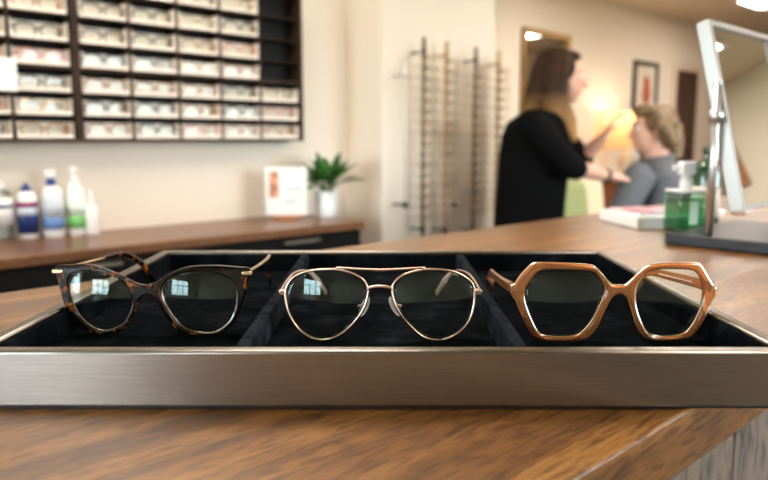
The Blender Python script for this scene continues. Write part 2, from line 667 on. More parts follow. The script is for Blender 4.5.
for xd in (-0.0855, 0.0820):
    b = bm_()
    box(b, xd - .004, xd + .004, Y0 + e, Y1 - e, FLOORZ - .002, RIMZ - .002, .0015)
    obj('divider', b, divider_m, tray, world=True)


# ------------------------------------------------------------------ the three pairs of eyeglasses
TILT = 0.07
WC = 0.55        # how strongly a front wraps round the face


class Frame:
    """a tilted plane the front of a pair stands in; gives local coordinates"""
    def __init__(self, x0, Y):
        self.x0, self.Y = x0, Y

    def p(self, px, py):
        d = ray(px, py)
        dy = 0.0
        for _k in range(5):
            t = (self.Y + dy + TILT * (CAMZ - FLOORZ)) / (d.y - TILT * d.z)
            q = CAM + d * t
            dy = WC * (q.x - self.x0) ** 2
        return (q.x - self.x0, q.z - FLOORZ)

    def v(self, px, py, dy=0.0):
        x, z = self.p(px, py)
        return Vector((x, wrap(x, z) + dy, z))


def wrap(x, z):
    return TILT * z + WC * x * x


def plate(outer, holes, th, bev, sub=5):
    """solid plate in the x-z plane with holes, rounded edges, bent with wrap()"""
    cu = bpy.data.curves.new('tmp', 'CURVE')
    cu.dimensions = '2D'
    cu.fill_mode = 'BOTH'
    cu.extrude = th / 2 - bev
    cu.bevel_depth = bev
    cu.bevel_resolution = 2
    cu.offset = -bev
    for pts in [outer] + holes:
        pp = smooth_pts([(x, z, 0) for x, z in pts], sub, True)
        s = cu.splines.new('POLY')
        s.points.add(len(pp) - 1)
        for q, w in zip(s.points, pp):
            q.co = (w.x, w.y, 0, 1)
        s.use_cyclic_u = True
    o = bpy.data.objects.new('tmp', cu)
    C.objects.link(o)
    dg = bpy.context.evaluated_depsgraph_get()
    me = bpy.data.meshes.new_from_object(o.evaluated_get(dg))
    bm = bm_()
    bm.from_mesh(me)
    bmesh.ops.remove_doubles(bm, verts=bm.verts, dist=1e-6)
    for v in bm.verts:
        x, z, y = v.co.x, v.co.y, v.co.z
        v.co = Vector((x, wrap(x, z) + y, z))
    for f in bm.faces:
        f.smooth = len(f.verts) == 4
    bpy.data.objects.remove(o)
    bpy.data.curves.remove(cu)
    bpy.data.meshes.remove(me)
    return bm


def lens_mesh(pts, grow=1.03, R=0.115, th=0.0018, dy=0.0):
    P = smooth_pts([(x, z, 0) for x, z in pts], 3, True)
    c = sum(P, Vector()) / len(P)
    P = [c + (q - c) * grow for q in P]
    bm = bm_()
    yc = wrap(c.x, c.y)
    slope = 2 * WC * c.x
    sides = []
    for off in (-th / 2, th / 2):
        rings = []
        for k in range(1, 11):
            f = k / 10
            rings.append([])
            for q in P:
                d = (q - c) * f
                y = yc + slope * d.x + TILT * d.y + (d.length ** 2) / (2 * R) - 0.0016 + off + dy
                rings[-1].append(Vector((c.x + d.x, y, c.y + d.y)))
        cv = bm.verts.new(Vector((c.x, yc - 0.0016 + off + dy, c.y)))
        RR = [[bm.verts.new(q) for q in r] for r in rings]
        n = len(P)
        for i in range(n):
            f = bm.faces.new((cv, RR[0][i], RR[0][(i + 1) % n])); f.smooth = True
        for a, b2 in zip(RR[:-1], RR[1:]):
            for i in range(n):
                f = bm.faces.new((a[i], a[(i + 1) % n], b2[(i + 1) % n], b2[i])); f.smooth = True
        sides.append(RR[-1])
    a, b2 = sides
    for i in range(len(P)):
        bm.faces.new((a[i], a[(i + 1) % len(P)], b2[(i + 1) % len(P)], b2[i]))
    return bm


def temple_pts(hx, hz, sgn, back=0.1, drop=0.0, tip=(0.148, 0.002), inward=0.004, y0=0.0):
    """hinge to bend to tip in local coordinates; hx, hz hinge position"""
    zb = hz - drop
    return [Vector((hx, y0, hz)), Vector((hx + sgn * .001, y0 + back * .35, hz - drop * .35)), Vector((hx, y0 + back * .75, hz - drop * .75)),
            Vector((hx - sgn * inward * .3, y0 + back, zb)), Vector((hx - sgn * inward * .6, y0 + back + .018, zb - .006)),
            Vector((hx - sgn * inward, tip[0] - .018, (zb + tip[1]) * .52)), Vector((hx - sgn * inward * 1.3, tip[0], tip[1]))]


# ---- pair 1: tortoiseshell cat-eye
g1 = Frame((153 - 384) / FPX * .512, .497)
OUT1 = [(55.9, 270.7), (57.9, 265.8), (74.7, 264.2), (90.5, 264.2), (104.4, 267.8), (118.3, 273.7), (130.1, 279.7), (140, 283.6), (152, 283.6),
        (169.6, 273.6), (184.2, 267.5), (200.8, 265.2), (219.6, 265), (238.3, 266.5), (249.8, 268.3), (248.7, 280.4), (245.6, 292.9), (241.5, 307.5),
        (236.2, 320), (225.8, 330.4), (211.2, 335.8), (195.6, 336), (182.1, 332.5), (171.7, 323.1), (164.4, 313.75), (157.5, 302.4), (152, 295.7), (144, 295),
        (139, 301), (135.1, 312.3), (130.1, 323.2), (122.2, 330.1), (108.4, 334.6), (94.5, 333.5), (82.6, 328.2), (72.7, 318.3), (65.8, 306.4), (61.8, 292.5), (57.4, 276)]
LL1 = [(69.8, 277.7), (74.7, 272.7), (84.6, 270.7), (98.5, 271.7), (112.3, 275.7), (124.2, 281.6), (131.1, 290.5), (133.1, 300.4), (131.1, 310.3), (126.2, 320.2),
       (118.3, 327.2), (106.4, 331.1), (96.5, 329.2), (86.6, 323.2), (77.7, 313.3), (71.7, 300.4), (68.8, 288.6)]
LR1 = [(162.3, 288.7), (167.5, 280.4), (177.9, 274.2), (192.5, 271.7), (209.2, 272), (223.7, 275.2), (233.1, 280.4), (236.9, 288.7), (237.3, 299.2), (235.2, 309.6),
       (231, 320), (222.7, 328.3), (211.2, 333), (196.7, 332.3), (184.2, 328.3), (173.7, 317.9), (165.4, 305.4), (162.3, 297)]
t1 = thing('eyeglasses', 'tortoiseshell cat-eye eyeglasses with thin gold temples in the tray', 'eyeglasses', (g1.x0, g1.Y, FLOORZ), 0, 'eyeglasses shown in the tray')
o1 = [g1.p(*q) for q in OUT1]
h1 = [[g1.p(*q) for q in L] for L in (LL1, LR1)]
obj('front_frame', plate(o1, h1, .0042, .0011), tort_m, t1)
for L in h1:
    obj('lens', lens_mesh(L), lens_m, t1)
    P = smooth_pts([(x, wrap(x, z) + .0006, z) for x, z in L], 4, True)
    b = bm_()
    tube(b, P, .0007, 8, True, up=Vector((0, 1, 0)))
    obj('rim_wire', b, silver_m, t1)
for sgn, hp in ((-1, (59.5, 271)), (1, (247, 273))):
    x, z = g1.p(*hp)
    y = wrap(x, z)
    tp = thing  # noqa
    pts = temple_pts(x, z, sgn, .112, .0062, (.176, .0022), .009, y + .003)
    sm = smooth_pts(pts, 6)
    cut = int(len(sm) * (.30 if sgn < 0 else .58))
    b = bm_()
    tube(b, sm[:cut + 1], .0015, 8)
    tm = obj('temple', b, gold_m, t1)
    b = bm_()
    m_ = sm[cut - 3:]
    tube(b, m_, [.0015 + .0014 * min(1, i / 6) for i in range(len(m_))], 10, flat=.55)
    obj('temple_tip', b, tort_m, tm)
    b = bm_()
    box(b, x - .0038 + sgn * .0005, x + .0038 + sgn * .0005, y - .0030, y - .0017, z - .0012, z + .0016, .0005)
    box(b, x - .0012 + sgn * .0012, x + .0012 + sgn * .0012, y - .001, y + .0065, z - .0018, z + .0018, .0005)
    obj('hinge', b, gold_m, tm)

# ---- pair 2: rose gold aviator
WC = 1.45
g2 = Frame((380 - 384) / FPX * .493, .479)
A_L = [(285.8, 290.6), (288.8, 282.7), (295.7, 275.8), (307.6, 271.2), (323.5, 269.5), (339.3, 270), (353.2, 273.8), (363.1, 279.8), (367.4, 287.7), (367.6, 296.6),
       (364.1, 307.5), (357.1, 318.4), (347.2, 329.3), (335.3, 337.2), (322.5, 340.1), (309.6, 337.2), (297.6, 328.2), (288.9, 313.6), (285.6, 300.5)]
A_R = [(392.4, 287.7), (396.8, 279.8), (406.7, 273.8), (422.5, 270), (438.4, 269.5), (454.2, 271.8), (466.1, 277.8), (473, 284.7), (474.4, 294.6), (473.3, 308.7),
       (468.0, 322.8), (458.2, 333.2), (446.3, 339.2), (436.0, 340.3), (422.5, 336.6), (411.6, 327.3), (400.7, 314.4), (393.8, 301.5)]
t2 = thing('eyeglasses', 'rose gold wire aviator eyeglasses with double bridge in the tray', 'eyeglasses', (g2.x0, g2.Y, FLOORZ), 0, 'eyeglasses shown in the tray')
for L in (A_L, A_R):
    l2 = [g2.p(*q) for q in L]
    P = smooth_pts([(x, wrap(x, z), z) for x, z in l2], 4, True)
    b = bm_()
    tube(b, P, .00070, 8, True, flat=1.25, up=Vector((0, 1, 0)))
    obj('rim', b, rose_m, t2)
    obj('lens', lens_mesh(l2, .985), lens_m, t2)
b = bm_()
tube(b, smooth_pts([g2.v(336, 267.4, -.0010), g2.v(358, 268.8, -.0012), g2.v(380, 269.6, -.0012), g2.v(402, 268.8, -.0012), g2.v(425, 267.4, -.0010)], 4), .0009, 8)
obj('brow_bar', b, rose_m, t2)
b = bm_()
tube(b, smooth_pts([g2.v(367.4, 289.0), g2.v(372, 287.4), g2.v(380, 286.6), g2.v(388, 287.4), g2.v(392.6, 289.0)], 4), .0013, 10)
obj('bridge', b, rose_m, t2)
for sgn, hx0, hx1, pad in ((-1, 279, 285.5, ((368.2, 299), (360.2, 317))), (1, 482, 474.8, ((390.2, 299), (399.6, 316.6)))):
    a, c = g2.v(hx0, 292.5), g2.v(hx1, 292.2)
    xx = sorted((a.x, c.x))
    pts = temple_pts(a.x - sgn * .0008, a.z, sgn, .100, .0035, (.147, .0022), .016, a.y + .004)
    # the wire runs nearly level to the bend, then drops to the tip
    pts[1].z += .001; pts[2].z += .0015
    sm = smooth_pts(pts, 6)
    cut = int(len(sm) * .66)
    b = bm_()
    tube(b, sm[:cut + 1], .0010, 8)
    tm = obj('temple', b, rose_m, t2)
    b = bm_()
    m_ = sm[cut - 3:]
    tube(b, m_, [.0010 + .0018 * min(1, i / 8) for i in range(len(m_))], 10, flat=.6)
    obj('temple_tip', b, tip_m, tm)
    b = bm_()
    box(b, xx[0], xx[1], a.y - .001, a.y + .005, a.z - .0019, a.z + .0019, .0006)
    obj('end_piece', b, rose_m, tm)
    b = bm_()
    p, q = g2.v(*pad[0]), g2.v(*pad[1])
    d = q - p
    mid = (p + q) / 2 + Vector((0, .004, 0))
    ang = math.atan2(d.x, -d.z)
    ball(b, mid, (.0029, .0034, d.length / 2 + .0008), 16, rot=Matrix.Rotation(-ang, 4, 'Y'))
    np_ = obj('nose_pad', b, pad_m, t2)
    b = bm_()
    rimp = g2.v(pad[0][0] - sgn * -1.0, pad[0][1] + 9)
    tube(b, smooth_pts([mid + Vector((sgn * .0005, 0, 0)), mid + Vector((sgn * .0035, .0005, .001)), mid + Vector((sgn * .0042, -.0035, .0005))], 4), .0007, 8)
    ball(b, mid + Vector((sgn * .0012, .0002, 0)), (.0014, .0014, .0018), 10)
    obj('pad_arm', b, rose_m, np_)

# ---- pair 3: amber hexagonal acetate
WC = 0.55
g3 = Frame((616 - 384) / FPX * .493, .479)
OUT3 = [(510.4, 285), (514.4, 283.3), (518.5, 277), (524.8, 269.8), (532, 263.2), (539.4, 261.9), (563.3, 262.5), (588.3, 264.2), (596.7, 267.4), (605, 277), (612.3, 284),
        (618.7, 284.6), (625.2, 284), (632, 278.6), (639, 271.8), (647, 265.4), (659.6, 262.8), (680.2, 262), (697.4, 262.8), (702, 265.8), (707.7, 275.2), (712.3, 282.5),
        (715.9, 286), (715.5, 294.7), (712.0, 299.8), (708.9, 307.3), (703.1, 321), (695.1, 332.5), (688.2, 337.8), (675.6, 339.9), (657.3, 340.5), (648.1, 338.9), (641.3, 334.4),
        (635.5, 324.5), (630.9, 309.6), (627.2, 298.6), (621.5, 293.8), (616, 294.2), (611, 298.5), (604.5, 310.4), (596.7, 327), (588.3, 336.5), (577.9, 340.8), (563.3, 341.5), (544.6, 341),
        (535.2, 338.2), (529, 331.25), (521.7, 316.7), (515.4, 301), (511.3, 294.8)]
LL3 = [(524.8, 289.6), (531, 279.2), (539.4, 270.8), (550.8, 269.2), (569.6, 269.8), (590.4, 270.9), (598.75, 276), (604.2, 285.4), (603.3, 295.8), (596.7, 310.4), (589.4, 322.9),
       (580, 332.8), (571.7, 335.6), (557, 336.3), (544.6, 335), (538.3, 331.0), (531, 316.7), (525.8, 302)]
LR3 = [(635.5, 295.8), (636.2, 287.8), (641.3, 278.6), (648.1, 272.2), (659.6, 269.2), (677.9, 269), (691.7, 270.3), (697.4, 274), (701.3, 282), (702.5, 291.3), (700.9, 305),
       (696.3, 316.5), (689.4, 328), (682.5, 333.4), (671, 335.6), (657.3, 335.6), (648.1, 332.3), (641.3, 321), (636.7, 307.3)]
t3 = thing('eyeglasses', 'translucent amber hexagonal eyeglasses with thick frames in the tray', 'eyeglasses', (g3.x0, g3.Y, FLOORZ), 0, 'eyeglasses shown in the tray')
o3 = [g3.p(*q) for q in OUT3]
h3 = [[g3.p(*q) for q in L] for L in (LL3, LR3)]
obj('front_frame', plate(o3, h3, .0054, .0021), amber_m, t3)
for L in h3:
    obj('lens', lens_mesh(L, 1.025), lens_m, t3)
for sgn, hp in ((-1, (513.5, 288.5)), (1, (713.2, 287.5))):
    x, z = g3.p(*hp)
    y = wrap(x, z)
    pts = temple_pts(x, z, sgn, .108, .0095, (.146, .0035), .004, y + .0015)
    sm = smooth_pts(pts, 6)
    n = len(sm)
    b = bm_()
    tube(b, sm, [.0042 - .0008 * min(1, i / 14) + (.0002 if i > n - 8 else 0) for i in range(n)], 14, flat=.40, square=4.0)
    tm = obj('temple', b, amber_m, t3)
    b = bm_()
    box(b, x - .0016, x + .0016, y - .0030, y - .0024, z - .0012, z - .0005)
    box(b, x - .0016, x + .0016, y - .0030, y - .0024, z + .0006, z + .0013)
    obj('rivet', b, gold_m, tm)
    b = bm_()
    if sgn < 0:
        base, lo, hi = sm[6], 5, 9
    else:
        base, lo, hi = sm[10], 5, 14
    for k in range(lo, hi):
        pA, pB = sm[k], sm[k + 1]
        for f0, f1, hh in ((.08, .35, .0010), (.45, .60, .0006), (.7, .92, .0009)):
            a_, b_ = pA.lerp(pB, f0), pA.lerp(pB, f1)
            xo = .00176 if sgn < 0 else -.00176
            yy = sorted((a_.y, b_.y))
            box(b, x + xo - .0001 + (a_.x - x), x + xo + .0001 + (a_.x - x), yy[0], yy[1], a_.z - hh * .6, a_.z + hh * .6)
    obj('printed_mark', b, print_m, tm)

# ------------------------------------------------------------------ wall display cabinet
DCF = 2.29                                   # front of the cabinet
ZB = 1.206 - 0.003                           # underside


def cs(px):
    return sdz(on_D(px, 110, DCF)).x


KC = DCF / 2.15
PT = 0.0665 * KC
rows_z = [ZB + .010 + PT * k for k in range(3)]
z3 = rows_z[2] + PT + .008 * KC
rows_z += [z3, z3 + .070 * KC, z3 + (.070 + .0765) * KC, z3 + (.070 + .153) * KC]
TOPZ = rows_z[-1] + .078 * KC
sR = [cs(x) for x in (83, 134, 181.3, 223.3, 262.5, 300.5)]
sL0 = cs(14)
sL1 = cs(75.5)
pitchL = sL1 - sL0
cab = thing('wall_display_cabinet', 'dark walnut wall cabinet of small compartments hung above the back counter', 'wall cabinet', W(cs(180), DL, ZB), TH)
kx = cs(180)
b = bm_()
left_end = sL0 - pitchL * 1.03 - .01


def cb(bm, s0, s1, z0, z1, d0=DCF, d1=DL - .001, bev=0.0):
    box(bm, s0 - kx, s1 - kx, d0 - DL, d1 - DL, z0 - ZB, z1 - ZB, bev)


cb(b, left_end - .014, sR[-1] + .014, ZB, ZB + .010)                  # bottom board
cb(b, left_end - .014, sR[-1] + .014, TOPZ, TOPZ + .014)
cb(b, left_end - .014, left_end, ZB + .01, TOPZ)
cb(b, sR[-1], sR[-1] + .014, ZB + .01, TOPZ)
cb(b, sL1, sR[0], ZB + .01, TOPZ)                                      # wide stile between the two units
obj('carcass', b, dark_wood_m, cab)
b = bm_()
cb(b, left_end, sR[-1], ZB + .01, TOPZ, DL - .012, DL - .001)
obj('back_panel', b, cab_back_m, cab)
spans = [(left_end, sL1), (sR[0], sR[-1])]
for a_, c_ in spans:
    for k in range(1, 7):
        th_ = .010 if k == 3 else .004
        b = bm_()
        cb(b, a_ + .0005, c_ - .0005, rows_z[k] - th_, rows_z[k], DCF + .002 + (0 if k == 3 else .004), DL - .013)
        obj('shelf', b, dark_wood_m, cab)
for sx in [sL0] + sR[1:-1]:
    for k in range(7):
        zt = rows_z[k + 1] - (.010 if k == 2 else .004) if k < 6 else TOPZ
        b = bm_()
        cb(b, sx - .003, sx + .003, rows_z[k] + .0003, zt - .0003, DCF + .006, DL - .013)
        obj('partition', b, dark_wood_m, cab)

# a box and a small pair of eyeglasses, built once
frame_cols = [('dark brown', M('frame_brown', (66, 42, 28), 0.3)), ('black', M('frame_black', (22, 20, 20), 0.3)), ('tan', M('frame_tan', (170, 124, 84), 0.3)),
              ('pink', M('frame_pink', (206, 136, 122), 0.3)), ('grey', M('frame_grey', (116, 110, 106), 0.3)), ('gold', gold_m)]


def mini_glasses(mat, w=.140, h=.040, rr=.0026, tl=.034):
    """small pair seen from the front: rims, bridge, demo lenses and folded temples"""
    bm = bm_()
    for sg in (-1, 1):
        cx, cz = sg * w * .262, h / 2 + rr
        pts = []
        for k in range(20):
            a = 2 * PI * k / 20
            q = (abs(math.cos(a)) ** 2.6 + abs(math.sin(a)) ** 2.6) ** (-1 / 2.6)
            pts.append(Vector((cx + math.cos(a) * q * w * .215, 0, cz + math.sin(a) * q * h / 2)))
        tube(bm, pts, rr, 6, True, up=Vector((0, 1, 0)))
        vs = [bm.verts.new(p + Vector((0, .0003, 0))) for p in pts]
        f = bm.faces.new(vs)
        f.material_index = 1
        vs = [bm.verts.new(p + Vector((0, .0012, 0))) for p in pts]
        f = bm.faces.new(vs)
        f.material_index = 1
        tube(bm, [(sg * w * .475, 0, h * .78), (sg * w * .5, .003, h * .78), (sg * w * .5, tl * .85, h * .72), (sg * w * .495, tl, h * .45)], [rr * .9] * 4, 6)
    tube(bm, [(-w * .06, 0, h * .62), (0, -.001, h * .72), (w * .06, 0, h * .62)], rr, 6)
    finish(bm)
    me = bpy.data.meshes.new('eyeglasses')
    bm.to_mesh(me)
    bm.free()
    me.materials.append(mat)
    me.materials.append(demo_m)
    return me


def box_mesh(w, h, d=.078):
    bm = bm_()
    t = .002
    box(bm, -w / 2, w / 2, 0, d, 0, t, .0006)
    box(bm, -w / 2, w / 2, d - t, d, t, h, .0006)
    box(bm, -w / 2, -w / 2 + t, 0, d - t, t, h, .0006)
    box(bm, w / 2 - t, w / 2, 0, d - t, t, h, .0006)
    box(bm, -w / 2 + t, w / 2 - t, 0, t, t, .010, .0005)
    box(bm, -w / 2 + t, w / 2 - t, .046, .048, t, h, .0005)
    finish(bm)
    me = bpy.data.meshes.new('display_box')
    bm.to_mesh(me)
    bm.free()
    me.materials.append(box_m)
    return me


minis = [(n, mini_glasses(m)) for n, m in frame_cols]
ORD = ['bottom', 'second', 'third', 'fourth', 'fifth', 'sixth', 'seventh']
COLN = ['first', 'second', 'third', 'fourth', 'fifth']
cells = []
for ci in range(5):
    for r in range(7):
        if ci == 4 and r > 2:
            continue
        cells.append((sR[ci], sR[ci + 1], r, '%s row up, %s column right of the wide post' % (ORD[r], COLN[ci])))
for r in range(7):
    cells.append((sL0, sL1, r, '%s row up, just left of the wide post' % ORD[r]))
    if True:
        cells.append((left_end, sL0, r, '%s row up, leftmost column of the wall cabinet' % ORD[r]))
box_cache = {}
for a_, c_, r, where in cells:
    w_ = round(c_ - a_ - .014, 3)
    zt = (rows_z[r + 1] if r < 6 else TOPZ) - rows_z[r]
    h_ = (.047 if r < 4 else .053) * KC
    key = (w_, h_)
    if key not in box_cache:
        box_cache[key] = box_mesh(w_, h_)
    sm_ = (a_ + c_) / 2
    o = bpy.data.objects.new('display_box', box_cache[key])
    C.objects.link(o)
    o.location = W(sm_, DCF + .0065, rows_z[r] + .0002)
    o.rotation_euler = (0, 0, TH)
    tag(o, 'white display box ' + where.replace('right of the wide post', 'right of wide post').replace('leftmost column of the wall cabinet', 'leftmost cabinet column'), 'display box', 'white display boxes in the wall cabinet')
    nm, me = random.choice(minis)
    g = bpy.data.objects.new('eyeglasses', me)
    C.objects.link(g)
    g.location = W(sm_ + random.uniform(-.003, .003), DCF + .0065 + .008, rows_z[r] + .0023)
    g.rotation_euler = (0, 0, TH + random.uniform(-.05, .05))
    sc = min(1.0, (w_ - .012) / .136)
    g.scale = (sc, 1, 1)
    tag(g, nm + ' eyeglasses boxed ' + where.replace('right of the wide post', 'right of wide post').replace('leftmost column of the wall cabinet', 'leftmost cabinet column'), 'eyeglasses', 'eyeglasses in the wall cabinet')

# white blank card clipped to the cabinet's left end
a_, c_ = sdz(on_D(-14, 70, DCF - .004)), sdz(on_D(18, 90, DCF - .004))
cz0, cz1 = on_D(10, 91, DCF - .004).z, on_D(10, 58, DCF - .004).z
t = thing('card_sign', 'white card with faint grey marks on the cabinet front at the left edge', 'sign', W((a_.x + c_.x) / 2, DCF - .0025, cz0), TH)
b = bm_()
hw = (c_.x - a_.x) / 2
box(b, -hw, hw, -.003, 0, 0, cz1 - cz0, .0008)
obj('card', b, paper_m, t)
b = bm_()
box(b, -hw * .5, hw * .62, -.0036, -.003, .044, .048)
obj('printed_line', b, grey_label_m, t)

# ------------------------------------------------------------------ back counter with base cabinets
BT = CAMZ - .302
BD0, BE = 1.98, 1.755
t = tag(obj('back_worktop', bm_(), back_top_m), 'x', 'worktop')
bpy.data.objects.remove(t)
b = bm_()
box(b, -2.9, 0, 0, DL - .002 - BD0, -.03, 0, .003)
wt = obj('worktop', b, back_top_m, loc=W(BE, BD0, BT), rz=TH)
tag(wt, 'brown wooden worktop along the wall carrying bottles, sign and plant', 'worktop')
units = [(BE - .012 - .72 * (k + 1), BE - .012 - .72 * k) for k in range(4)]
lab = ['black base cabinet with drawer under the potted plant', 'black base cabinet under the worktop, second from its right end',
       'black base cabinet under the worktop, third from its right end', 'black base cabinet at the left end of the worktop']
for (s0, s1), lb in zip(units, lab):
    t = thing('base_cabinet', lb, 'cabinet', W((s0 + s1) / 2, BD0 + .03, 0), TH, 'black base cabinets')
    w2 = (s1 - s0) / 2 - .001
    b = bm_()
    box(b, -w2, w2, 0, DL - BD0 - .035, .09, BT - .0305)
    box(b, -w2, w2, .05, DL - BD0 - .035, 0, .09)
    obj('body', b, charcoal_m, t)
    hz = sdz(on_D(304, 241, BD0)).z
    for z0, z1, hnd in ((BT - .24, BT - .036, hz), (BT - .55, BT - .245, BT - .36), (.10, BT - .555, BT - .68)):
        b = bm_()
        box(b, -w2 + .003, w2 - .003, -.02, -.0005, z0, z1, .002)
        dr = obj('drawer', b, charcoal_m, t)
        b = bm_()
        hx = sdz(on_D(304, 241, BD0 - .01)).x - (units[0][0] + units[0][1]) / 2
        tube(b, [(hx - .07, -.021, hnd), (hx - .07, -.042, hnd), (hx - .065, -.045, hnd), (hx + .065, -.045, hnd), (hx + .07, -.042, hnd), (hx + .07, -.021, hnd)], .006, 10)
        obj('handle', b, handle_m, dr)


def zpx(p, px, py):
    """height of pixel row py on the upright through p"""
    d = ray(px, py)
    return CAMZ + d.z * (p.y / d.y)


# ------------------------------------------------------------------ bottles on the back counter
def bottle_base(px, py):
    return on_z(px, py, BT)


def scale_at(p):
    return p.y / FPX


# clear bottle with a white and blue label at the left edge
p = bottle_base(3, 239); k = scale_at(p); H = zpx(p, 3, 183) - BT
t = thing('lens_cleaner_bottle', 'clear bottle with white and blue label at the left edge', 'bottle', p, TH)
b = bm_(); r = 11 * k
lathe(b, [(r * .94, 0), (r, .004), (r, H * .78), (r * .8, H * .86), (r * .42, H * .88)], seg=28); obj('body', b, clear_plastic_m, t)
b = bm_(); lathe(b, [(r * 1.01, H * .26), (r * 1.01, H * .74)], seg=28); obj('label', b, paper_m, t)
b = bm_(); lathe(b, [(r * 1.02, H * .56), (r * 1.02, H * .62)], seg=28); obj('label_stripe', b, navy_label_m, t)
b = bm_(); lathe(b, [(r * .46, H * .865), (r * .46, H * .99), (r * .40, H)], seg=20); obj('cap', b, white_m, t)

# navy labelled white bottle with a blue cap
p = bottle_base(29.5, 237.5); k = scale_at(p); H = zpx(p, 29, 183) - BT; r = 9.6 * k
t = thing('lens_cleaner_bottle', 'white bottle with navy label and short blue cap', 'bottle', p, TH)
b = bm_(); lathe(b, [(r * .92, 0), (r, .003), (r, H * .74), (r * .86, H * .83), (r * .4, H * .86)], seg=28); obj('body', b, white_m, t)
b = bm_(); lathe(b, [(r * 1.012, H * .08), (r * 1.012, H * .66)], seg=28); obj('label', b, navy_label_m, t)
b = bm_(); lathe(b, [(r * 1.02, H * .42), (r * 1.02, H * .56)], seg=28); obj('label_band', b, grey_label_m, t)
b = bm_(); lathe(b, [(r * 1.02, H * .58), (r * 1.02, H * .65)], seg=28); obj('label_stripe', b, magenta_m, t)
b = bm_(); lathe(b, [(r * .5, H * .84), (r * .5, H * .92), (r * .28, H * .94), (r * .2, H)], seg=20); obj('cap', b, blue_m, t)


def trigger_head(root, r, z0, z1, mat1, mat2):
    b = bm_()
    h = z1 - z0
    lathe(b, [(r * .42, z0), (r * .42, z0 + h * .28), (r * .34, z0 + h * .30), (r * .30, z0 + h * .5)], seg=18)
    col = obj('collar', b, mat1, root)
    b = bm_()
    box(b, -r * .62, r * .5, -r * .28, r * .28, z0 + h * .48, z1, r * .12)
    box(b, -r * .85, -r * .6, -r * .14, r * .14, z0 + h * .66, z0 + h * .9, r * .05)
    hd = obj('spray_head', b, mat2, root)
    b = bm_()
    tube(b, [(-r * .45, 0, z0 + h * .55), (-r * .62, 0, z0 + h * .3), (-r * .66, 0, z0 + h * .08)], r * .1, 8)
    obj('trigger', b, mat1, hd)


p = bottle_base(55, 236.5); k = scale_at(p); H = zpx(p, 55, 169.5) - BT; r = 9.8 * k
t = thing('lens_cleaner_bottle', 'tall white spray bottle with blue trigger and blue lower label band', 'bottle', p, TH + .6)
b = bm_(); lathe(b, [(r * .92, 0), (r, .003), (r, H * .66), (r * .88, H * .72), (r * .42, H * .765)], seg=28); obj('body', b, white_m, t)
b = bm_(); lathe(b, [(r * 1.012, H * .30), (r * 1.012, H * .60)], seg=28); obj('label', b, grey_label_m, t)
b = bm_(); lathe(b, [(r * 1.012, H * .12), (r * 1.012, H * .295)], seg=28); obj('label_band', b, skyblue_m, t)
trigger_head(t, r, H * .765, H, blue_m, white_m)

p = bottle_base(77.5, 235); k = scale_at(p); H = zpx(p, 77, 167) - BT; r = 8.6 * k
t = thing('lens_cleaner_bottle', 'tall white spray bottle with green label', 'bottle', p, TH + .9)
b = bm_(); lathe(b, [(r * .92, 0), (r, .003), (r, H * .62), (r * .8, H * .70), (r * .45, H * .78)], seg=28); obj('body', b, white_m, t)
b = bm_(); lathe(b, [(r * 1.012, H * .30), (r * 1.012, H * .54)], seg=28); obj('label', b, mint_label_m, t)
b = bm_(); lathe(b, [(r * 1.012, H * .11), (r * 1.012, H * .295)], seg=28); obj('label_band', b, green_label_m, t)
trigger_head(t, r, H * .77, H, white_m, white_m)

p = bottle_base(93, 234.5); k = scale_at(p); H = zpx(p, 93, 190) - BT; r = 6.9 * k
t = thing('lens_cleaner_bottle', 'small plain white bottle with tapered nozzle, rightmost of the bottles', 'bottle', p, TH)
b = bm_(); lathe(b, [(r * .92, 0), (r, .003), (r, H * .58), (r * .8, H * .66), (r * .55, H * .68)], seg=24); obj('body', b, white_m, t)
b = bm_(); lathe(b, [(r * .58, H * .67), (r * .5, H * .8), (r * .22, H * .86), (r * .14, H)], seg=20); obj('nozzle', b, white_m, t)

# card sign on an oak stand
p = on_z(287, 219.5, BT); k = scale_at(p)
t = thing('counter_sign', 'white printed card with a small portrait on a wooden stand', 'sign', p, 0.16)
Hs = zpx(p, 287, 167) - BT
hw = 20.5 * k
b = bm_()
box(b, -hw * .62, hw * .62, -.018, .03, 0, .016, .002)
obj('stand', b, oak_m, t)
b = bm_(); box(b, -hw, hw, 0, .004, .0165, Hs, .001)
card = obj('card', b, paper_m, t)
b = bm_(); box(b, -hw * .82, -hw * .38, -.0006, 0, Hs * .42, Hs * .92)
obj('portrait_print', b, noise_mat('portrait_print', [(0.3, (120, 62, 50)), (0.55, (226, 160, 128)), (0.75, (236, 190, 164))], (1, 1, 1), 22, 2, 0.6), card)
for zz, xx0, xx1 in ((.84, -.1, .7), (.74, -.1, .6), (.60, -.05, .72), (.54, -.05, .72), (.36, -.1, .5), (.30, -.1, .4)):
    b = bm_()
    box(b, hw * xx0, hw * xx1, -.0006, 0, Hs * zz, Hs * (zz + .03))
    obj('printed_line', b, grey_label_m, card)

# potted plant
p = on_z(326.5, 216.5, BT); k = scale_at(p)
pl = thing('potted_plant', 'small leafy green plant in a white pot at the worktop end', 'plant', p, 0)
Hp = zpx(p, 325, 191) - BT
r = 12 * k
b = bm_(); lathe(b, [(r * .86, 0), (r * .9, .003), (r, Hp), (r * .92, Hp), (r * .9, Hp - .012)], seg=32); obj('pot', b, pot_m, pl)
b = bm_(); lathe(b, [(r * .885, Hp - .02), (r * .885, Hp - .011), (.001, Hp - .009)], seg=24); obj('soil', b, soil_m, pl)


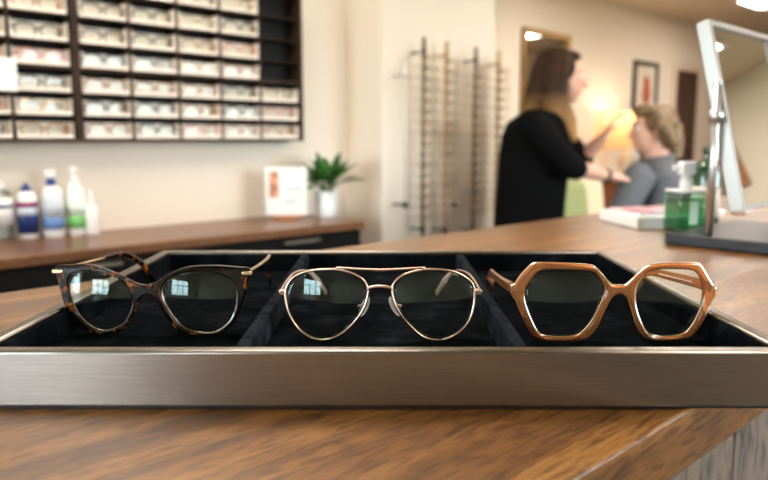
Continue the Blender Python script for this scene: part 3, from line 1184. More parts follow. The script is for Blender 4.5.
def leaf(bm, base, d, L, w, droop=0.3, n=7):
    d = Vector(d).normalized()
    side = d.cross(Vector((0, 0, 1)))
    if side.length < .1:
        side = Vector((1, 0, 0))
    side.normalize()
    q = Vector(base)
    prevs = None
    for i in range(n + 1):
        f = i / n
        wd = w * math.sin(PI * min(1, f * .92 + .06)) ** .8
        dd = (d + Vector((0, 0, -droop * f * 1.6))).normalized()
        up = side.cross(dd).normalized()
        cur = [bm.verts.new(q - side * wd + up * wd * .25), bm.verts.new(q), bm.verts.new(q + side * wd + up * wd * .25)]
        if prevs:
            for a in range(2):
                fc = bm.faces.new((prevs[a], prevs[a + 1], cur[a + 1], cur[a])); fc.smooth = True
        prevs = cur
        q = q + dd * (L / n)


b = bm_(); bs = bm_()
for i in range(40):
    a = 2.4 * i + random.uniform(-.3, .3)
    el = .25 + 1.15 * ((i % 10) / 10) + random.uniform(-.1, .1)
    d = Vector((math.cos(a) * math.cos(el), math.sin(a) * math.cos(el), math.sin(el)))
    base = Vector((math.cos(a) * r * .25, math.sin(a) * r * .25, Hp - .012))
    mid = base + d * (.03 + .03 * random.random()) + Vector((0, 0, .026))
    tube(bs, [base, (base + mid) / 2 + Vector((0, 0, .01)), mid], .0014, 6)
    leaf(b, mid, d, .070 + .035 * random.random(), .019 + .006 * random.random(), .34)
fo = obj('foliage', b, leaf_m, pl)
sol = fo.modifiers.new('thickness', 'SOLIDIFY'); sol.thickness = .0008
obj('stem', bs, leaf_m, pl)

# ------------------------------------------------------------------ eyeglass display rods on the pilaster
DROD = DC - .07
rod_defs = [(424, 37, 'dark', 'dark display rod, first of the tall rods from the left'), (447, 41, 'tan', 'tan display rod, second of the tall rods from the left'),
            (476, 47, 'dark', 'dark display rod, third of the tall rods from the left'), (499, 51, 'tan', 'tan display rod nearest the person in black'),
            (406, 60, 'slim', 'slim grey display rod at the left end of the rack'), (458, 62, 'slim', 'slim grey display rod between the second and third tall rods')]
rod_mats = {'dark': M('rod_bronze', (118, 94, 70), 0.4), 'tan': M('rod_tan', (178, 144, 104), 0.45), 'slim': M('rod_grey', (206, 198, 184), 0.4)}
rack_minis = [(n, mini_glasses(m, .128, .034, .0017, .05)) for n, m in
              (('tan', M('rack_tan', (208, 172, 132), 0.35)), ('light brown', M('rack_brown', (182, 142, 106), 0.35)), ('beige', M('rack_beige', (224, 200, 170), 0.35)),
               ('dark', M('rack_dark', (52, 42, 36), 0.35)))]
NUM = ['topmost', 'second', 'third', 'fourth', 'fifth', 'sixth', 'seventh', 'eighth', 'ninth', 'tenth', 'eleventh', 'twelfth', 'thirteenth', 'fourteenth', 'fifteenth', 'lowest']
RN = ['first', 'second', 'third', 'fourth']
for ri, (px, ytop, kind, lb) in enumerate(rod_defs):
    pt = on_D(px, ytop, DROD)
    s_ = pt.dot(U)
    pb = on_D(px, 236 if kind != 'slim' else 212, DROD)
    zt, z0 = pt.z, pb.z
    t = thing('display_rod', lb, 'display rod', W(s_, DROD, z0), TH, 'eyeglass display rods')
    rr = .0095 if kind != 'slim' else .004
    b = bm_()
    lathe(b, [(rr * .6, 0), (rr, .003), (rr, zt - z0 - .003), (rr * .6, zt - z0)], seg=14)
    obj('rod', b, rod_mats[kind], t)
    for zz in (.03, zt - z0 - .06):
        b = bm_()
        tube(b, [(0, 0, zz), (0, DC - DROD - .001, zz)], .005, 10)
        lathe(b, [(.012, zz - .012), (.012, zz + .012)], seg=14)
        obj('wall_bracket', b, frame_dark_m if kind == 'dark' or zz < .1 else rod_mats[kind], t)
    if kind == 'slim':
        continue
    ptop, pbot = on_D(px, ytop + 21, DROD), on_D(px, 217 - (px - 424) * .12, DROD)
    for k in range(16):
        zz = ptop.z + (pbot.z - ptop.z) * k / 15
        b = bm_()
        tube(b, [(0, -rr * .5, zz - z0), (0, -.034, zz - z0 + .003)], .0035, 8)
        obj('peg', b, rod_mats['dark'], t)
        if ri == 2 and k == 13:
            nm, me = rack_minis[3]
        elif kind == 'dark':
            nm, me = rack_minis[[1, 0, 1, 2][random.randrange(4)]]
        else:
            nm, me = rack_minis[random.randrange(3)]
        g = bpy.data.objects.new('eyeglasses', me)
        C.objects.link(g)
        g.location = W(s_, DROD - .024, zz - .018)
        g.rotation_euler = (0, 0, TH)
        tag(g, '%s eyeglasses on the %s tall display rod, %s on it' % (nm, RN[ri], NUM[k] + ('' if k in (0, 15) else ' from the top')), 'eyeglasses', 'eyeglasses on the display rods')

# ------------------------------------------------------------------ far wall: mirror, picture, lamp, furniture
def wall_rect(x0, x1, ytl, ybl, D=DF):
    a, c, e = sdz(on_D(x0, ytl, D)), sdz(on_D(x1, ytl, D)), sdz(on_D(x0, ybl, D))
    return a.x, c.x, e.z, a.z


def framed(name, label, cat, rect, fw, fm, inner, innername):
    s0, s1, z0, z1 = rect
    t = thing(name, label, cat, W((s0 + s1) / 2, DF - .001, z0), TH)
    hw, h = (s1 - s0) / 2, z1 - z0
    b = bm_()
    for q in ((-hw, -hw + fw, 0, h), (hw - fw, hw, 0, h), (-hw + fw, hw - fw, 0, fw), (-hw + fw, hw - fw, h - fw, h)):
        box(b, q[0], q[1], -.035, 0, q[2], q[3], .006)
    obj('frame', b, fm, t)
    b = bm_()
    box(b, -hw + fw * .9, hw - fw * .9, -.014, -.001, fw * .9, h - fw * .9)
    obj(innername, b, inner, t)
    return t, hw, h


framed('wall_mirror', 'brass framed wall mirror behind the person in black', 'mirror', wall_rect(521, 569, 27, 132), .05, brass_m, mirror_m, 'mirror_glass')
art, hw, h = framed('framed_picture', 'dark framed picture of a red-brown figure above the person in grey', 'picture', wall_rect(633, 657, 60, 112), .045, frame_dark_m,
                    M('picture_paper', (214, 200, 184), 0.6), 'picture_print')
b = bm_()
ball(b, (hw * .08, -.0145, h * .62), (hw * .26, .002, h * .10), 16)
ball(b, (hw * .12, -.0145, h * .38), (hw * .34, .002, h * .22), 16)
obj('painted_figure', b, M('painted_rust', (176, 92, 56), 0.6), art)

# side cabinet with lamp and plant
lp = sdz(on_D(628, 146, 3.52))
TZ = 0.86
t = thing('side_table', 'chestnut wooden side table with drawers under the lit lamp', 'table', W(lp.x + .05, 3.56, 0), TH)
b = bm_(); box(b, -.62, .62, -.23, .25, TZ - .03, TZ, .005); obj('table_top', b, side_wood_m, t)
b = bm_(); box(b, -.58, .58, -.2, .24, .18, TZ - .0305); obj('body', b, side_wood_m, t)
for x0, x1 in ((-.56, -.01), (.01, .56)):
    for z0, z1 in ((.2, .49), (.51, .81)):
        b = bm_(); box(b, x0, x1, -.216, -.2005, z0, z1, .004); dr = obj('drawer', b, side_wood_m, t)
        b = bm_(); ball(b, ((x0 + x1) / 2, -.226, (z0 + z1) / 2), .014, 12); obj('knob', b, brass_m, dr)
for x in (-.55, .55):
    for y in (-.17, .21):
        b = bm_(); tube(b, [(x, y, 0), (x, y, .182)], [.016, .026], 12); obj('leg', b, side_wood_m, t)

base = W(lp.x, 3.55, TZ)
zt = zpx(base, 620, 112); zb_ = zpx(base, 620, 148)
k = scale_at(base)
t = thing('table_lamp', 'lit table lamp with warm fabric shade between the two people', 'lamp', base, 0)
h0, h1 = zb_ - TZ, zt - TZ
b = bm_(); lathe(b, [(.085, .0005), (.085, .012), (.03, .03), (.055, .09), (.06, .16), (.03, .24), (.012, h0 - .02), (.012, h0 + .05)], seg=24); obj('base', b, cream_up_m, t)
b = bm_()
ring = lambda r, z: [Vector((r * math.cos(2 * PI * i / 32), r * math.sin(2 * PI * i / 32), z)) for i in range(32)]
loft(b, [ring(25 * k, h0), ring(18 * k, h1)], cap=False)
sh = obj('lamp_shade', b, shade_m, t)
b = bm_(); ball(b, (0, 0, (h0 + h1) / 2), .035, 14); obj('bulb', b, bulb_m, t)
ld = bpy.data.lights.new('lamp_light', 'POINT'); ld.energy = 4; ld.color = (1, .80, .55); ld.shadow_soft_size = .05
lo = bpy.data.objects.new('lamp_light', ld); C.objects.link(lo); lo.location = base + Vector((0, 0, h1 - .05))

pp = W(lp.x + .34, 3.46, TZ)
t = thing('potted_plant', 'dark bushy plant on the side table beside the lamp', 'plant', pp, 0)
b = bm_(); lathe(b, [(.06, .0005), (.085, .12), (.075, .12), (.07, .105)], seg=24); obj('pot', b, side_wood_m, t)
b = bm_()
for i in range(46):
    a = 2.4 * i; el = .15 + 1.2 * random.random()
    d = Vector((math.cos(a) * math.cos(el), math.sin(a) * math.cos(el), math.sin(el)))
    leaf(b, Vector((0, 0, .1)) + d * .05 * random.random(), d, .13 + .05 * random.random(), .03, .4)
obj('foliage', b, dark_leaf_m, t).modifiers.new('thickness', 'SOLIDIFY').thickness = .001


def armchair(label, mat, loc, rz):
    t = thing('armchair', label, 'armchair', loc, rz, 'armchairs by the far wall')
    b = bm_(); box(b, -.30, .30, -.30, .28, .2, .44, .05, 3); obj('seat', b, mat, t)
    b = bm_()
    vs = box(b, -.32, .32, .22, .36, .22, .95, .06, 3)
    for v in b.verts:
        v.co.y += (v.co.z - .3) * .15
    obj('backrest', b, mat, t)
    for sx in (-1, 1):
        b = bm_(); box(b, min(sx * .29, sx * .40), max(sx * .29, sx * .40), -.3, .3, .2, .62, .045, 3); obj('armrest', b, mat, t)
    for sx in (-.3, .3):
        for sy in (-.24, .26):
            b = bm_(); tube(b, [(sx, sy, 0), (sx, sy, .21)], [.014, .022], 10); obj('leg', b, side_wood_m, t)
    return t


ga = on_D(579, 200, 2.35)
armchair('sage green armchair seen beside the person in black', sage_m, (ga.x + .25, ga.y, 0), TH + .2)
gb = on_D(599, 190, 2.78)
armchair('cream armchair in front of the side table', cream_up_m, (gb.x + .16, gb.y + .02, 0), TH)

# wood panel on the partition wall, caught in the tilting mirror
t = thing('wall_panel', 'tan wooden wall panel seen only in the tilting mirror', 'panel', W(PART_S - .001, -1.69, 1.72), TH)
b = bm_(); box(b, -.03, 0, -.3, .3, 0, .4, .01); obj('board', b, oak_m, t)
b = bm_(); box(b, -.036, -.03, -.26, .26, .04, .36, .002); obj('inset', b, oak_m, t)

# ------------------------------------------------------------------ tilting table mirror
MS = 1.045
BASE_T = .018
tm = thing('table_mirror', 'silver framed tilting mirror on a black base at the right', 'mirror', W(1.15, .40, CTOP), TH)
b = bm_()
box(b, 1.025 - 1.15, 1.29 - 1.15, .25 - .40, .475 - .40, .0003, BASE_T, .003)
obj('base', b, slab_m, tm)
MW = .245
s_l, s_r = MS - 1.15, MS + MW - 1.15
dp = .414 - .40
piv = 1.2405 - CTOP
for sx in (s_l - .012, s_r + .012):
    b = bm_()
    tube(b, [(sx, dp, BASE_T - .002), (sx, dp, 1.286 - CTOP)], .0058, 14)
    ball(b, (sx, dp, 1.286 - CTOP), .0062, 12)
    po = obj('post', b, chrome_m, tm)
    b = bm_()
    sg = -1 if sx < 0 else 1
    lathe(b, [(.010, piv - .008), (.010, piv + .008)], (sx, dp, 0), seg=16)
    tube(b, [(sx - sg * .0055, dp, piv), (sx - sg * .013, dp, piv)], .005, 12)
    obj('pivot_knob', b, chrome_m, po)
tl = math.radians(13.7)
hh = .139
fr_d = .020


def mloc(x, y, z):
    """mirror plane local (x across, y out of the back, z up the glass) to the stand's local frame"""
    return Vector((x, dp + y * math.cos(tl) + z * math.sin(tl), piv + z * math.cos(tl) - y * math.sin(tl)))


b = bm_()
fw = .0085
for q in ((s_l, s_l + fw, -hh, hh), (s_r - fw, s_r, -hh, hh), (s_l + fw, s_r - fw, -hh, -hh + fw), (s_l + fw, s_r - fw, hh - fw, hh)):
    box(b, q[0], q[1], -fr_d / 2, fr_d / 2, q[2], q[3], .0012)
for v in b.verts:
    v.co = mloc(*v.co)
fr = obj('frame', b, M('satin_silver', (162, 159, 154), 0.45, 1.0), tm)
b = bm_()
box(b, s_l + fw * .9, s_r - fw * .9, -.005, -.002, -hh + fw * .9, hh - fw * .9)
for v in b.verts:
    v.co = mloc(*v.co)
obj('mirror_glass', b, mirror_m, tm)
b = bm_()
box(b, s_l + fw * .9, s_r - fw * .9, -.0015, .006, -hh + fw * .9, hh - fw * .9)
for v in b.verts:
    v.co = mloc(*v.co)
obj('back_panel', b, black_m, tm)

# ------------------------------------------------------------------ things on the counter behind the tray
# thick white binder with a magazine on it
a_, c_ = on_z(601, 231, CTOP), on_z(672, 230, CTOP)
bk = on_z(637, 229, CTOP)
rzb = math.radians(8)
t = thing('book', 'thick white book lying on the counter beside the green bottle', 'book', bk + Vector((.050, .075, 0)), rzb)
L2 = (c_ - a_).length / 2 - .006
Hb = (zpx(a_, 603, 215) - CTOP) * .74
b = bm_()
box(b, -L2 + .004, L2 - .003, -.062, .085, .0032, Hb - .003, .002)
obj('pages', b, paper_m, t)
b = bm_()
box(b, -L2, L2, -.066, .088, .0002, .003, .001)
box(b, -L2, L2, -.066, .088, Hb - .003, Hb, .001)
box(b, -L2, -L2 + .0035, -.066, .088, .002, Hb - .001, .001)
obj('cover', b, white_m, t)
m0 = thing('magazine', 'pink and purple magazine lying on the white book', 'magazine', bk + Vector((.046, .095, Hb + .0002)), rzb + .1)
b = bm_(); box(b, -.045, .06, -.055, .05, 0, .004, .001); obj('pages', b, paper_m, m0)
b = bm_(); box(b, -.046, .061, -.056, .051, .0041, .0052)
obj('cover', b, noise_mat('magazine_cover', [(0.35, (120, 60, 110)), (0.5, (206, 120, 140)), (0.65, (236, 214, 208))], (1, 1, 1), 24, 2, 0.35), m0)

# square green bottle with white pump
gb_ = on_z(687, 233.5, CTOP)
k = scale_at(gb_)
gx = gb_ + Vector((.006, .03, 0))
Hg = zpx(gb_, 687, 193) - CTOP
t = thing('hand_gel_bottle', 'squat green bottle with white pump beside the tilting mirror', 'bottle', gx, .12)
w2 = 14.5 * k
b = bm_()
box(b, -w2, w2, -.027, .027, .0003, Hg, .005, 3)
obj('body', b, green_glass_m, t)
b = bm_()
box(b, -w2 + .002, w2 - .002, -.0248, .0248, .003, Hg * .86, .004, 3)
obj('liquid', b, green_liquid_m, t)
b = bm_()
box(b, -w2 * .25, w2 * .35, -.0285, -.0272, Hg * .22, Hg * .8, .0004)
obj('label', b, M('pale_green_label', (190, 214, 190), 0.5), t)
b = bm_()
box(b, -w2 * .97, w2 * .97, -.026, .026, Hg - .0005, Hg + .004, .0015)
lathe(b, [(.0105, Hg + .003), (.0105, Hg + .021), (.0085, Hg + .022), (.0085, Hg + .030)], seg=20)
pm = obj('pump_collar', b, white_m, t)
b = bm_()
box(b, -.013, .013, -.010, .010, Hg + .0295, Hg + .052, .003)
box(b, -.024, -.012, -.004, .004, Hg + .037, Hg + .045, .001)
obj('pump_head', b, white_m, pm)

gd = on_z(704, 225, CTOP)
k = scale_at(gd)
t = thing('green_glass_bottle', 'dark green glass bottle behind the green pump bottle', 'bottle', gd, 0)
Hd = zpx(gd, 700, 147) - CTOP
r = 13 * k
b = bm_()
lathe(b, [(r * .92, .0003), (r, .004), (r, Hd * .68), (r * .8, Hd * .78), (r * .38, Hd * .85), (r * .36, Hd * .93)], seg=28)
obj('body', b, dark_green_m, t)
b = bm_(); lathe(b, [(r * .42, Hd * .91), (r * .42, Hd * .99), (r * .36, Hd)], seg=20); obj('cap', b, dark_green_m, t)
b = bm_(); lathe(b, [(r * 1.012, Hd * .12), (r * 1.012, Hd * .5)], seg=28); obj('label', b, M('cream_label', (222, 206, 186), 0.5), t)

# small white boxes behind the mirror base
for px, py, w_, h_, lb in ((722, 223, .018, .018, 'small pale box on the counter behind the mirror post'), (752, 217, .026, .014, 'low white box on the counter behind the tilting mirror')):
    q = on_z(px, py, CTOP) + U * .06 + N * .04
    t = thing('tissue_box', lb, 'box', q, TH)
    b = bm_(); box(b, -w_, w_, -.015, .015, .0003, h_, .002); obj('carton', b, M('pale_carton', (226, 208, 196), 0.6), t)
    b = bm_(); box(b, -w_ - .001, w_ + .001, -.016, .016, h_ - .005, h_ + .001, .001); obj('lid', b, white_m, t)


# ------------------------------------------------------------------ the two women
def head(bm, c, f, tilt=0.0, s=1.0):
    """head looking along unit f (horizontal), c centre of the skull"""
    f = Vector(f).normalized()
    R3 = Matrix((( f.x, -f.y, 0), (f.y, f.x, 0), (0, 0, 1))).to_4x4() @ Matrix.Rotation(tilt, 4, 'Y')
    m = Matrix.Translation(c) @ R3 @ Matrix.Scale(s, 4)

    def B(p, r):
        q = bmesh.ops.create_uvsphere(bm, u_segments=18, v_segments=12, radius=1.0, matrix=m @ Matrix.Translation(Vector(p)) @ Matrix.Diagonal((*r, 1)))
    B((-.012, 0, .030), (.092, .074, .088))
    B((.030, 0, -.030), (.056, .058, .078))
    B((.052, 0, -.086), (.024, .026, .020))     # chin
    B((.078, 0, -.052), (.013, .022, .010))     # lips
    B((.076, 0, -.064), (.012, .019, .008))
    B((.070, 0, .028), (.022, .050, .012))      # brow
    tube(bm, [m @ Vector((.076, 0, .018)), m @ Vector((.092, 0, -.010)), m @ Vector((.104, 0, -.026)), m @ Vector((.082, 0, -.034))], [.008 * s, .010 * s, .013 * s, .010 * s], 10)
    for sg in (-1, 1):
        B((.066, sg * .032, -.012), (.018, .018, .016))   # cheek
        B((-.005, sg * .074, -.004), (.018, .010, .030))  # ear
    return m


def eyes(root, m):
    for sg in (-1, 1):
        b = bm_()
        ball(b, m @ Vector((.074, sg * .030, .010)), .0115, 12)
        e_ = obj('eye', b, white_m, root, world=True)
        b = bm_()
        ball(b, m @ Vector((.0825, sg * .030, .010)), .0055, 10)
        obj('iris', b, black_m, e_, world=True)


def hand(bm, wrist, d, nrm, curl=0.5, s=1.0, thumb=1):
    """palm, four bent fingers and a thumb; d points along the hand, nrm out of the palm"""
    d = Vector(d).normalized()
    nrm = Vector(nrm)
    nrm = (nrm - d * nrm.dot(d)).normalized()
    side = d.cross(nrm).normalized()
    w = Vector(wrist)
    for k in range(4):
        o = (k - 1.5) * .019 * s
        limb(bm, [w + side * o * .6 + d * .01 * s, w + side * o + d * .082 * s], [.014 * s, .0115 * s], 10)
        L = (.066, .078, .072, .056)[k] * s
        p = w + side * o + d * .085 * s
        pts = [p]
        ang = .15
        for j in range(3):
            ang += curl * (.55 if j else .4)
            p = p + (d * math.cos(ang) + nrm * math.sin(ang)) * L * (.44, .32, .24)[j]
            pts.append(p)
        limb(bm, pts, [.0095 * s, .0090 * s, .0084 * s, .0074 * s], 10)
    tb = w + side * -.022 * s * thumb + d * .028 * s
    limb(bm, [tb, tb + (d * .6 - side * thumb * .7 + nrm * .3).normalized() * .045 * s, tb + (d * .85 - side * thumb * .55 + nrm * .5).normalized() * .078 * s],
         [.014 * s, .0105 * s, .0085 * s], 10)


def rings_px(rows, Y, seg=24):
    """elliptical rings from (py, x_left, x_right, half depth)"""
    out = []
    for py, xl, xr, ry in rows:
        a_, c_ = at(xl, py, Y), at(xr, py, Y)
        m_, rx = (a_ + c_) / 2, (c_.x - a_.x) / 2
        out.append([m_ + Vector((rx * math.cos(q), ry * math.sin(q), 0)) for q in (2 * PI * i / seg for i in range(seg))])
    return out


# --- standing woman, facing right
YW = 3.06
wroot = thing('person', 'person with long brown hair in black top standing and reaching forward', 'person', (at(530, 225, YW).x, YW, 0))
hc = at(562.0, 77, YW)
bd = bm_()
hm = head(bd, hc, (1, -.12, 0), .08)
nb_ = at(549, 112, YW)
limb(bd, [hc + Vector((-.02, 0, -.05)), nb_], [.048, .056])
trunk = [(228, 502, 556, .155), (205, 504, 556, .14), (180, 506, 558, .125), (150, 506, 566, .135), (130, 510, 566, .155), (118, 516, 562, .15), (110, 532, 560, .09)]
loft(bd, rings_px(trunk, YW))
hipz = at(530, 232, YW).z
px_ = at(530, 228, YW).x
for sg in (-1, 1):
    hy = YW + sg * .085
    limb(bd, [(px_, hy, hipz), (px_ + .02, hy, .46), (px_ - .01, hy, .09)], [.095, .060, .042])
    limb(bd, [(px_ - .03, hy, .045), (px_ + .13, hy, .035)], [.042, .034])
arms = [  # shoulder, elbow, wrist, hand direction, palm normal, thumb side
    (at(531, 124, YW - .15), at(571, 167, YW - .19), at(609, 176, YW - .06), Vector((.95, .25, -.12)), Vector((0, .3, -1)), -1),
    (at(548, 120, YW + .15), at(581, 160, YW + .17), at(603, 138, YW + .09), Vector((.38, -.22, .9)), Vector((.8, -.3, -.35)), 1)]
for sh_, el_, wr_, hd_, nn_, th_ in arms:
    limb(bd, [sh_, el_, el_.lerp(wr_, .35), wr_], [.050, .038, .036, .024])
    hand(bd, wr_, hd_, nn_, .45, .92, th_)
remeshed('body', bd, skin_m, wroot, .0055, 3)
eyes(wroot, hm)
b = bm_()
loft(b, rings_px([(236, 494, 562, .185), (225, 493.5, 563, .185), (205, 495, 564, .165), (180, 497, 567, .15), (155, 499, 570, .155), (135, 502, 571, .17), (122, 508, 567, .172),
                  (114, 520, 563, .14), (109, 532, 560, .085)], YW))
for sh_, el_, wr_, *_r in arms:
    limb(b, [sh_ + Vector((0, 0, -.005)), sh_.lerp(el_, .5), el_, el_.lerp(wr_, .12)], [.066, .060, .052, .050])
remeshed('jumper', b, black_cloth_m, wroot, .007, 3)
b = bm_()
loft(b, rings_px([(236, 498, 560, .168), (224, 499, 559, .16)], YW))
for sg in (-1, 1):
    hy = YW + sg * .085
    limb(b, [(px_, hy, hipz), (px_ + .02, hy, .46), (px_ - .01, hy, .085)], [.105, .074, .066])
remeshed('trousers', b, jeans_m, wroot, .009, 3)
for sg in (-1, 1):
    hy = YW + sg * .085
    b = bm_()
    limb(b, [(px_ - .03, hy, .05), (px_ + .06, hy, .046), (px_ + .14, hy, .040)], [.050, .048, .040])
    for v in b.verts:
        v.co.z = max(v.co.z, .001)
    remeshed('shoe', b, shoe_m, wroot, .008, 2)
hair_m = noise_mat('brown_hair', [(0.35, (36, 23, 15)), (0.65, (68, 45, 28))], (40, 40, 4), 2.2, 5, 0.6, Specular_IOR_Level=0.15)
_nt = hair_m.node_tree
_b = _nt.nodes['Principled BSDF']
_src = _b.inputs['Base Color'].links[0].from_socket
_tc = _nt.nodes.new('ShaderNodeTexCoord'); _sx = _nt.nodes.new('ShaderNodeSeparateXYZ')
_mr = _nt.nodes.new('ShaderNodeMapRange')
_mr.inputs['From Min'].default_value = at(560, 92, YW).z
_mr.inputs['From Max'].default_value = at(560, 130, YW).z
_mix = _nt.nodes.new('ShaderNodeMixRGB')
_mix.inputs['Color2'].default_value = lin((176, 132, 84))
_nt.links.new(_tc.outputs['Object'], _sx.inputs[0]); _nt.links.new(_sx.outputs['Z'], _mr.inputs['Value'])
_nt.links.new(_mr.outputs[0], _mix.inputs['Fac']); _nt.links.new(_src, _mix.inputs['Color1']); _nt.links.new(_mix.outputs[0], _b.inputs['Base Color'])
b = bm_()
ball(b, hc + Vector((-.030, 0, .036)), (.098, .092, .090), 20)
ball(b, hc + Vector((.026, 0, .080)), (.052, .068, .032), 16)
for sg in (-1, 1):
    yy = sg * .078
    limb(b, [hc + Vector((-.012, yy * .8, .06)), hc + Vector((-.024, yy * 1.08, .0)), hc + Vector((-.030, yy * 1.15, -.10)), hc + Vector((.010, yy * 1.3, -.19)), hc + Vector((.034, yy * 1.25, -.26))],
         [.030, .032, .036, .034, .018])
    limb(b, [hc + Vector((-.05, yy * .7, .05)), hc + Vector((-.060, yy * 1.0, -.04)), hc + Vector((-.055, yy * 1.15, -.13)), hc + Vector((-.02, yy * 1.3, -.23))], [.045, .046, .044, .020])
limb(b, [hc + Vector((-.08, 0, .03)), hc + Vector((-.095, 0, -.05)), hc + Vector((-.115, 0, -.12)), hc + Vector((-.135, 0, -.17))], [.056, .058, .052, .030])
hr = remeshed('hair', b, hair_m, wroot, .006, 2)
wr_ = arms[0][2]
ad = (arms[0][2] - arms[0][1]).normalized()
b = bm_()
tube(b, [wr_ - ad * .035, wr_ - ad * .013], .031, 20)
remeshed('wristwatch', b, black_m, wroot, .004, 1)

# --- seated woman, facing left
YS = 3.20
sroot = thing('person', 'person in grey shirt with pinned-up blonde hair sitting and facing left', 'person', (at(655, 210, YS).x, YS, 0))
hc2 = at(652.5, 130, YS)
bd = bm_()
hm2 = head(bd, hc2, (-1, .10, 0), .02, .98)
nb2 = at(657, 159, YS)
limb(bd, [hc2 + Vector((.02, 0, -.05)), nb2], [.050, .058])
loft(bd, rings_px([(250, 640, 690, .155), (228, 640, 688, .14), (205, 638, 682, .135), (188, 637, 678, .15), (176, 639, 675, .155), (166, 644, 671, .12), (159, 649, 668, .07)], YS))
hz_ = at(660, 247, YS)
sx_ = hz_.x
hipz = hz_.z
kz = hipz - .03
for sg in (-1, 1):
    hy = YS + sg * .09
    limb(bd, [(sx_, hy, hipz), (sx_ - .27, hy + .28, kz), (sx_ - .24, hy + .28, .10)], [.10, .062, .044])
    limb(bd, [(sx_ - .22, hy + .26, .05), (sx_ - .32, hy + .38, .038)], [.042, .034])
sarms = [(at(638, 178, YS - .15), at(620, 218, YS - .2), at(596, 236, YS - .12)), (at(642, 176, YS + .15), at(626, 218, YS + .2), at(598, 236, YS + .12))]
for sh_, el_, wr_ in sarms:
    limb(bd, [sh_, el_, el_.lerp(wr_, .35), wr_], [.050, .040, .038, .026])
    hand(bd, wr_, Vector((-1, 0, -.25)), Vector((0, 0, -1)), .4, .92, 1 if sh_.y > YS else -1)
remeshed('body', bd, skin_m, sroot, .0055, 3)
eyes(sroot, hm2)
b = bm_()
loft(b, rings_px([(252, 632, 694, .18), (228, 632, 692, .165), (205, 626, 685, .16), (188, 628, 682, .168), (174, 631, 679, .17), (165, 637, 675, .145), (158, 645, 671, .085)], YS))
for sh_, el_, wr_ in sarms:
    limb(b, [sh_ + Vector((0, 0, -.004)), sh_.lerp(el_, .5), el_, el_.lerp(wr_, .85)], [.070, .064, .056, .042])
remeshed('shirt', b, grey_cloth_m, sroot, .007, 3)
b = bm_()
ringc = [nb2 + Vector((.066 * math.cos(a), .072 * math.sin(a), .004 + .012 * math.cos(a))) for a in (2 * PI * i / 24 for i in range(24))]
tube(b, ringc, .014, 8, True)
remeshed('collar', b, grey_cloth_m, sroot, .005, 2)
b = bm_()
for sg in (-1, 1):
    hy = YS + sg * .09
    limb(b, [(sx_, hy, hipz), (sx_ - .27, hy + .28, kz), (sx_ - .24, hy + .28, .10)], [.115, .078, .066])
remeshed('trousers', b, jeans_m, sroot, .009, 3)
for sg in (-1, 1):
    hy = YS + sg * .09
    b = bm_()
    limb(b, [(sx_ - .21, hy + .25, .055), (sx_ - .27, hy + .32, .046), (sx_ - .33, hy + .39, .040)], [.050, .048, .040])
    for v in b.verts:
        v.co.z = max(v.co.z, .001)
    remeshed('shoe', b, shoe_m, sroot, .008, 2)
blonde_m = noise_mat('blonde_hair', [(0.35, (80, 60, 40)), (0.55, (126, 98, 66)), (0.7, (170, 140, 100))], (30, 30, 12), 2.5, 5, 0.5)
b = bm_()
ball(b, hc2 + Vector((.022, 0, .034)), (.092, .088, .084), 20)
ball(b, hc2 + Vector((-.03, 0, .082)), (.060, .070, .036), 16)
for sg in (-1, 1):
    limb(b, [hc2 + Vector((-.01, sg * .07, .06)), hc2 + Vector((.02, sg * .082, .0)), hc2 + Vector((.06, sg * .06, -.05))], [.032, .034, .036])
limb(b, [hc2 + Vector((.08, 0, .0)), hc2 + Vector((.095, 0, -.055)), hc2 + Vector((.095, 0, -.105)), hc2 + Vector((.085, 0, -.14))], [.055, .050, .046, .028])
remeshed('hair', b, blonde_m, sroot, .006, 2)

# stool under the seated woman
seat_z = hipz - .117
t = thing('stool', 'padded stool the person in grey sits on, hidden by the counter', 'stool', (sx_ - .02, YS, 0))
b = bm_(); lathe(b, [(.17, seat_z - .07), (.2, seat_z - .05), (.2, seat_z - .015), (.17, seat_z)], seg=32); obj('seat', b, black_m, t)
b = bm_(); tube(b, [(0, 0, .03), (0, 0, seat_z - .07)], .025, 16); obj('column', b, chrome_m, t)
b = bm_(); lathe(b, [(.24, .0005), (.24, .012), (.05, .035)], seg=32); obj('base', b, chrome_m, t)

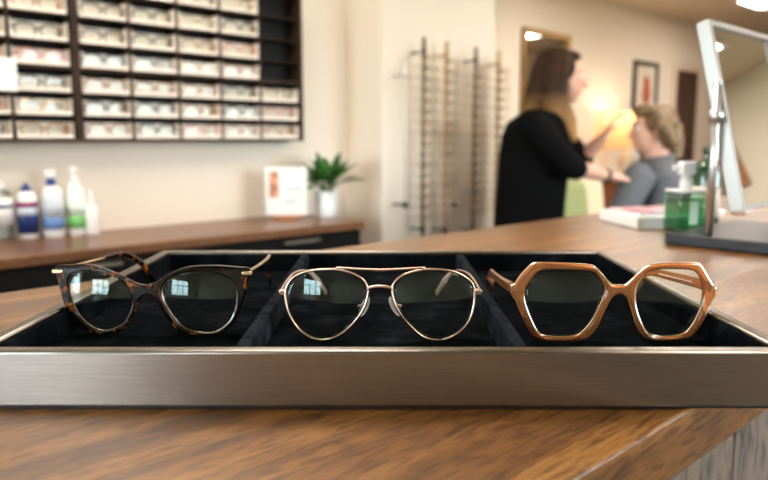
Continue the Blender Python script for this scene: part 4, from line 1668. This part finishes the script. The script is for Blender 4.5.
# ------------------------------------------------------------------ light
wd = bpy.data.worlds.new('World')
bpy.context.scene.world = wd
wd.use_nodes = True
nt = wd.node_tree
bg = nt.nodes['Background']
tc = nt.nodes.new('ShaderNodeTexCoord'); sx = nt.nodes.new('ShaderNodeSeparateXYZ'); cr = nt.nodes.new('ShaderNodeValToRGB')
mr = nt.nodes.new('ShaderNodeMapRange'); mr.inputs['From Min'].default_value = -.3; mr.inputs['From Max'].default_value = .5
cr.color_ramp.elements[0].position = .3; cr.color_ramp.elements[0].color = lin((120, 128, 112))
cr.color_ramp.elements[1].position = .42; cr.color_ramp.elements[1].color = lin((226, 237, 250))
nt.links.new(tc.outputs['Generated'], sx.inputs[0]); nt.links.new(sx.outputs['Z'], mr.inputs['Value']); nt.links.new(mr.outputs[0], cr.inputs[0]); nt.links.new(cr.outputs[0], bg.inputs['Color'])
bg.inputs['Strength'].default_value = 16.0
for nm, c_, w_, h_, rot in (('window_portal', W(S0 - .16, (RW[0] + RW[1]) / 2, (RW[2] + RW[3]) / 2), RW[1] - RW[0], RW[3] - RW[2], TH - PI / 2),
                            ('window_portal', W(ES - .16, (RW2[0] + RW2[1]) / 2, (RW2[2] + RW2[3]) / 2), RW2[1] - RW2[0], RW2[3] - RW2[2], TH - PI / 2),
                            ('window_portal', W((TW[0] + TW[1]) / 2, DR - .16, (TW[2] + TW[3]) / 2), TW[1] - TW[0], TW[3] - TW[2], TH)):
    l = bpy.data.lights.new(nm, 'AREA'); l.shape = 'RECTANGLE'; l.size = w_; l.size_y = h_
    l.cycles.is_portal = True
    o = bpy.data.objects.new(nm, l); C.objects.link(o); o.location = c_
    # area lights shine along local -Z: turn that into the room
    o.rotation_euler = (PI / 2, 0, rot)

# ------------------------------------------------------------------ camera
cd = bpy.data.cameras.new('Camera')
cd.sensor_width = 36
cd.lens = FPX / 768 * 36
cd.dof.use_dof = True
cd.dof.focus_distance = .487
cd.dof.aperture_fstop = 6.3
cd.clip_start = .01
co = bpy.data.objects.new('Camera', cd)
C.objects.link(co)
co.location = CAM
co.rotation_euler = (PI / 2 - PITCH, 0, 0)
sc = bpy.context.scene
sc.camera = co
sc.view_settings.view_transform = 'Standard'
sc.view_settings.look = 'None'
sc.view_settings.gamma = 1.0
sc.view_settings.use_curve_mapping = False
sc.view_settings.exposure = 0.64
sc.cycles.max_bounces = 10
sc.cycles.transparent_max_bounces = 24
sc.cycles.caustics_reflective = False
sc.cycles.caustics_refractive = False
sc.cycles.sample_clamp_indirect = 6.0
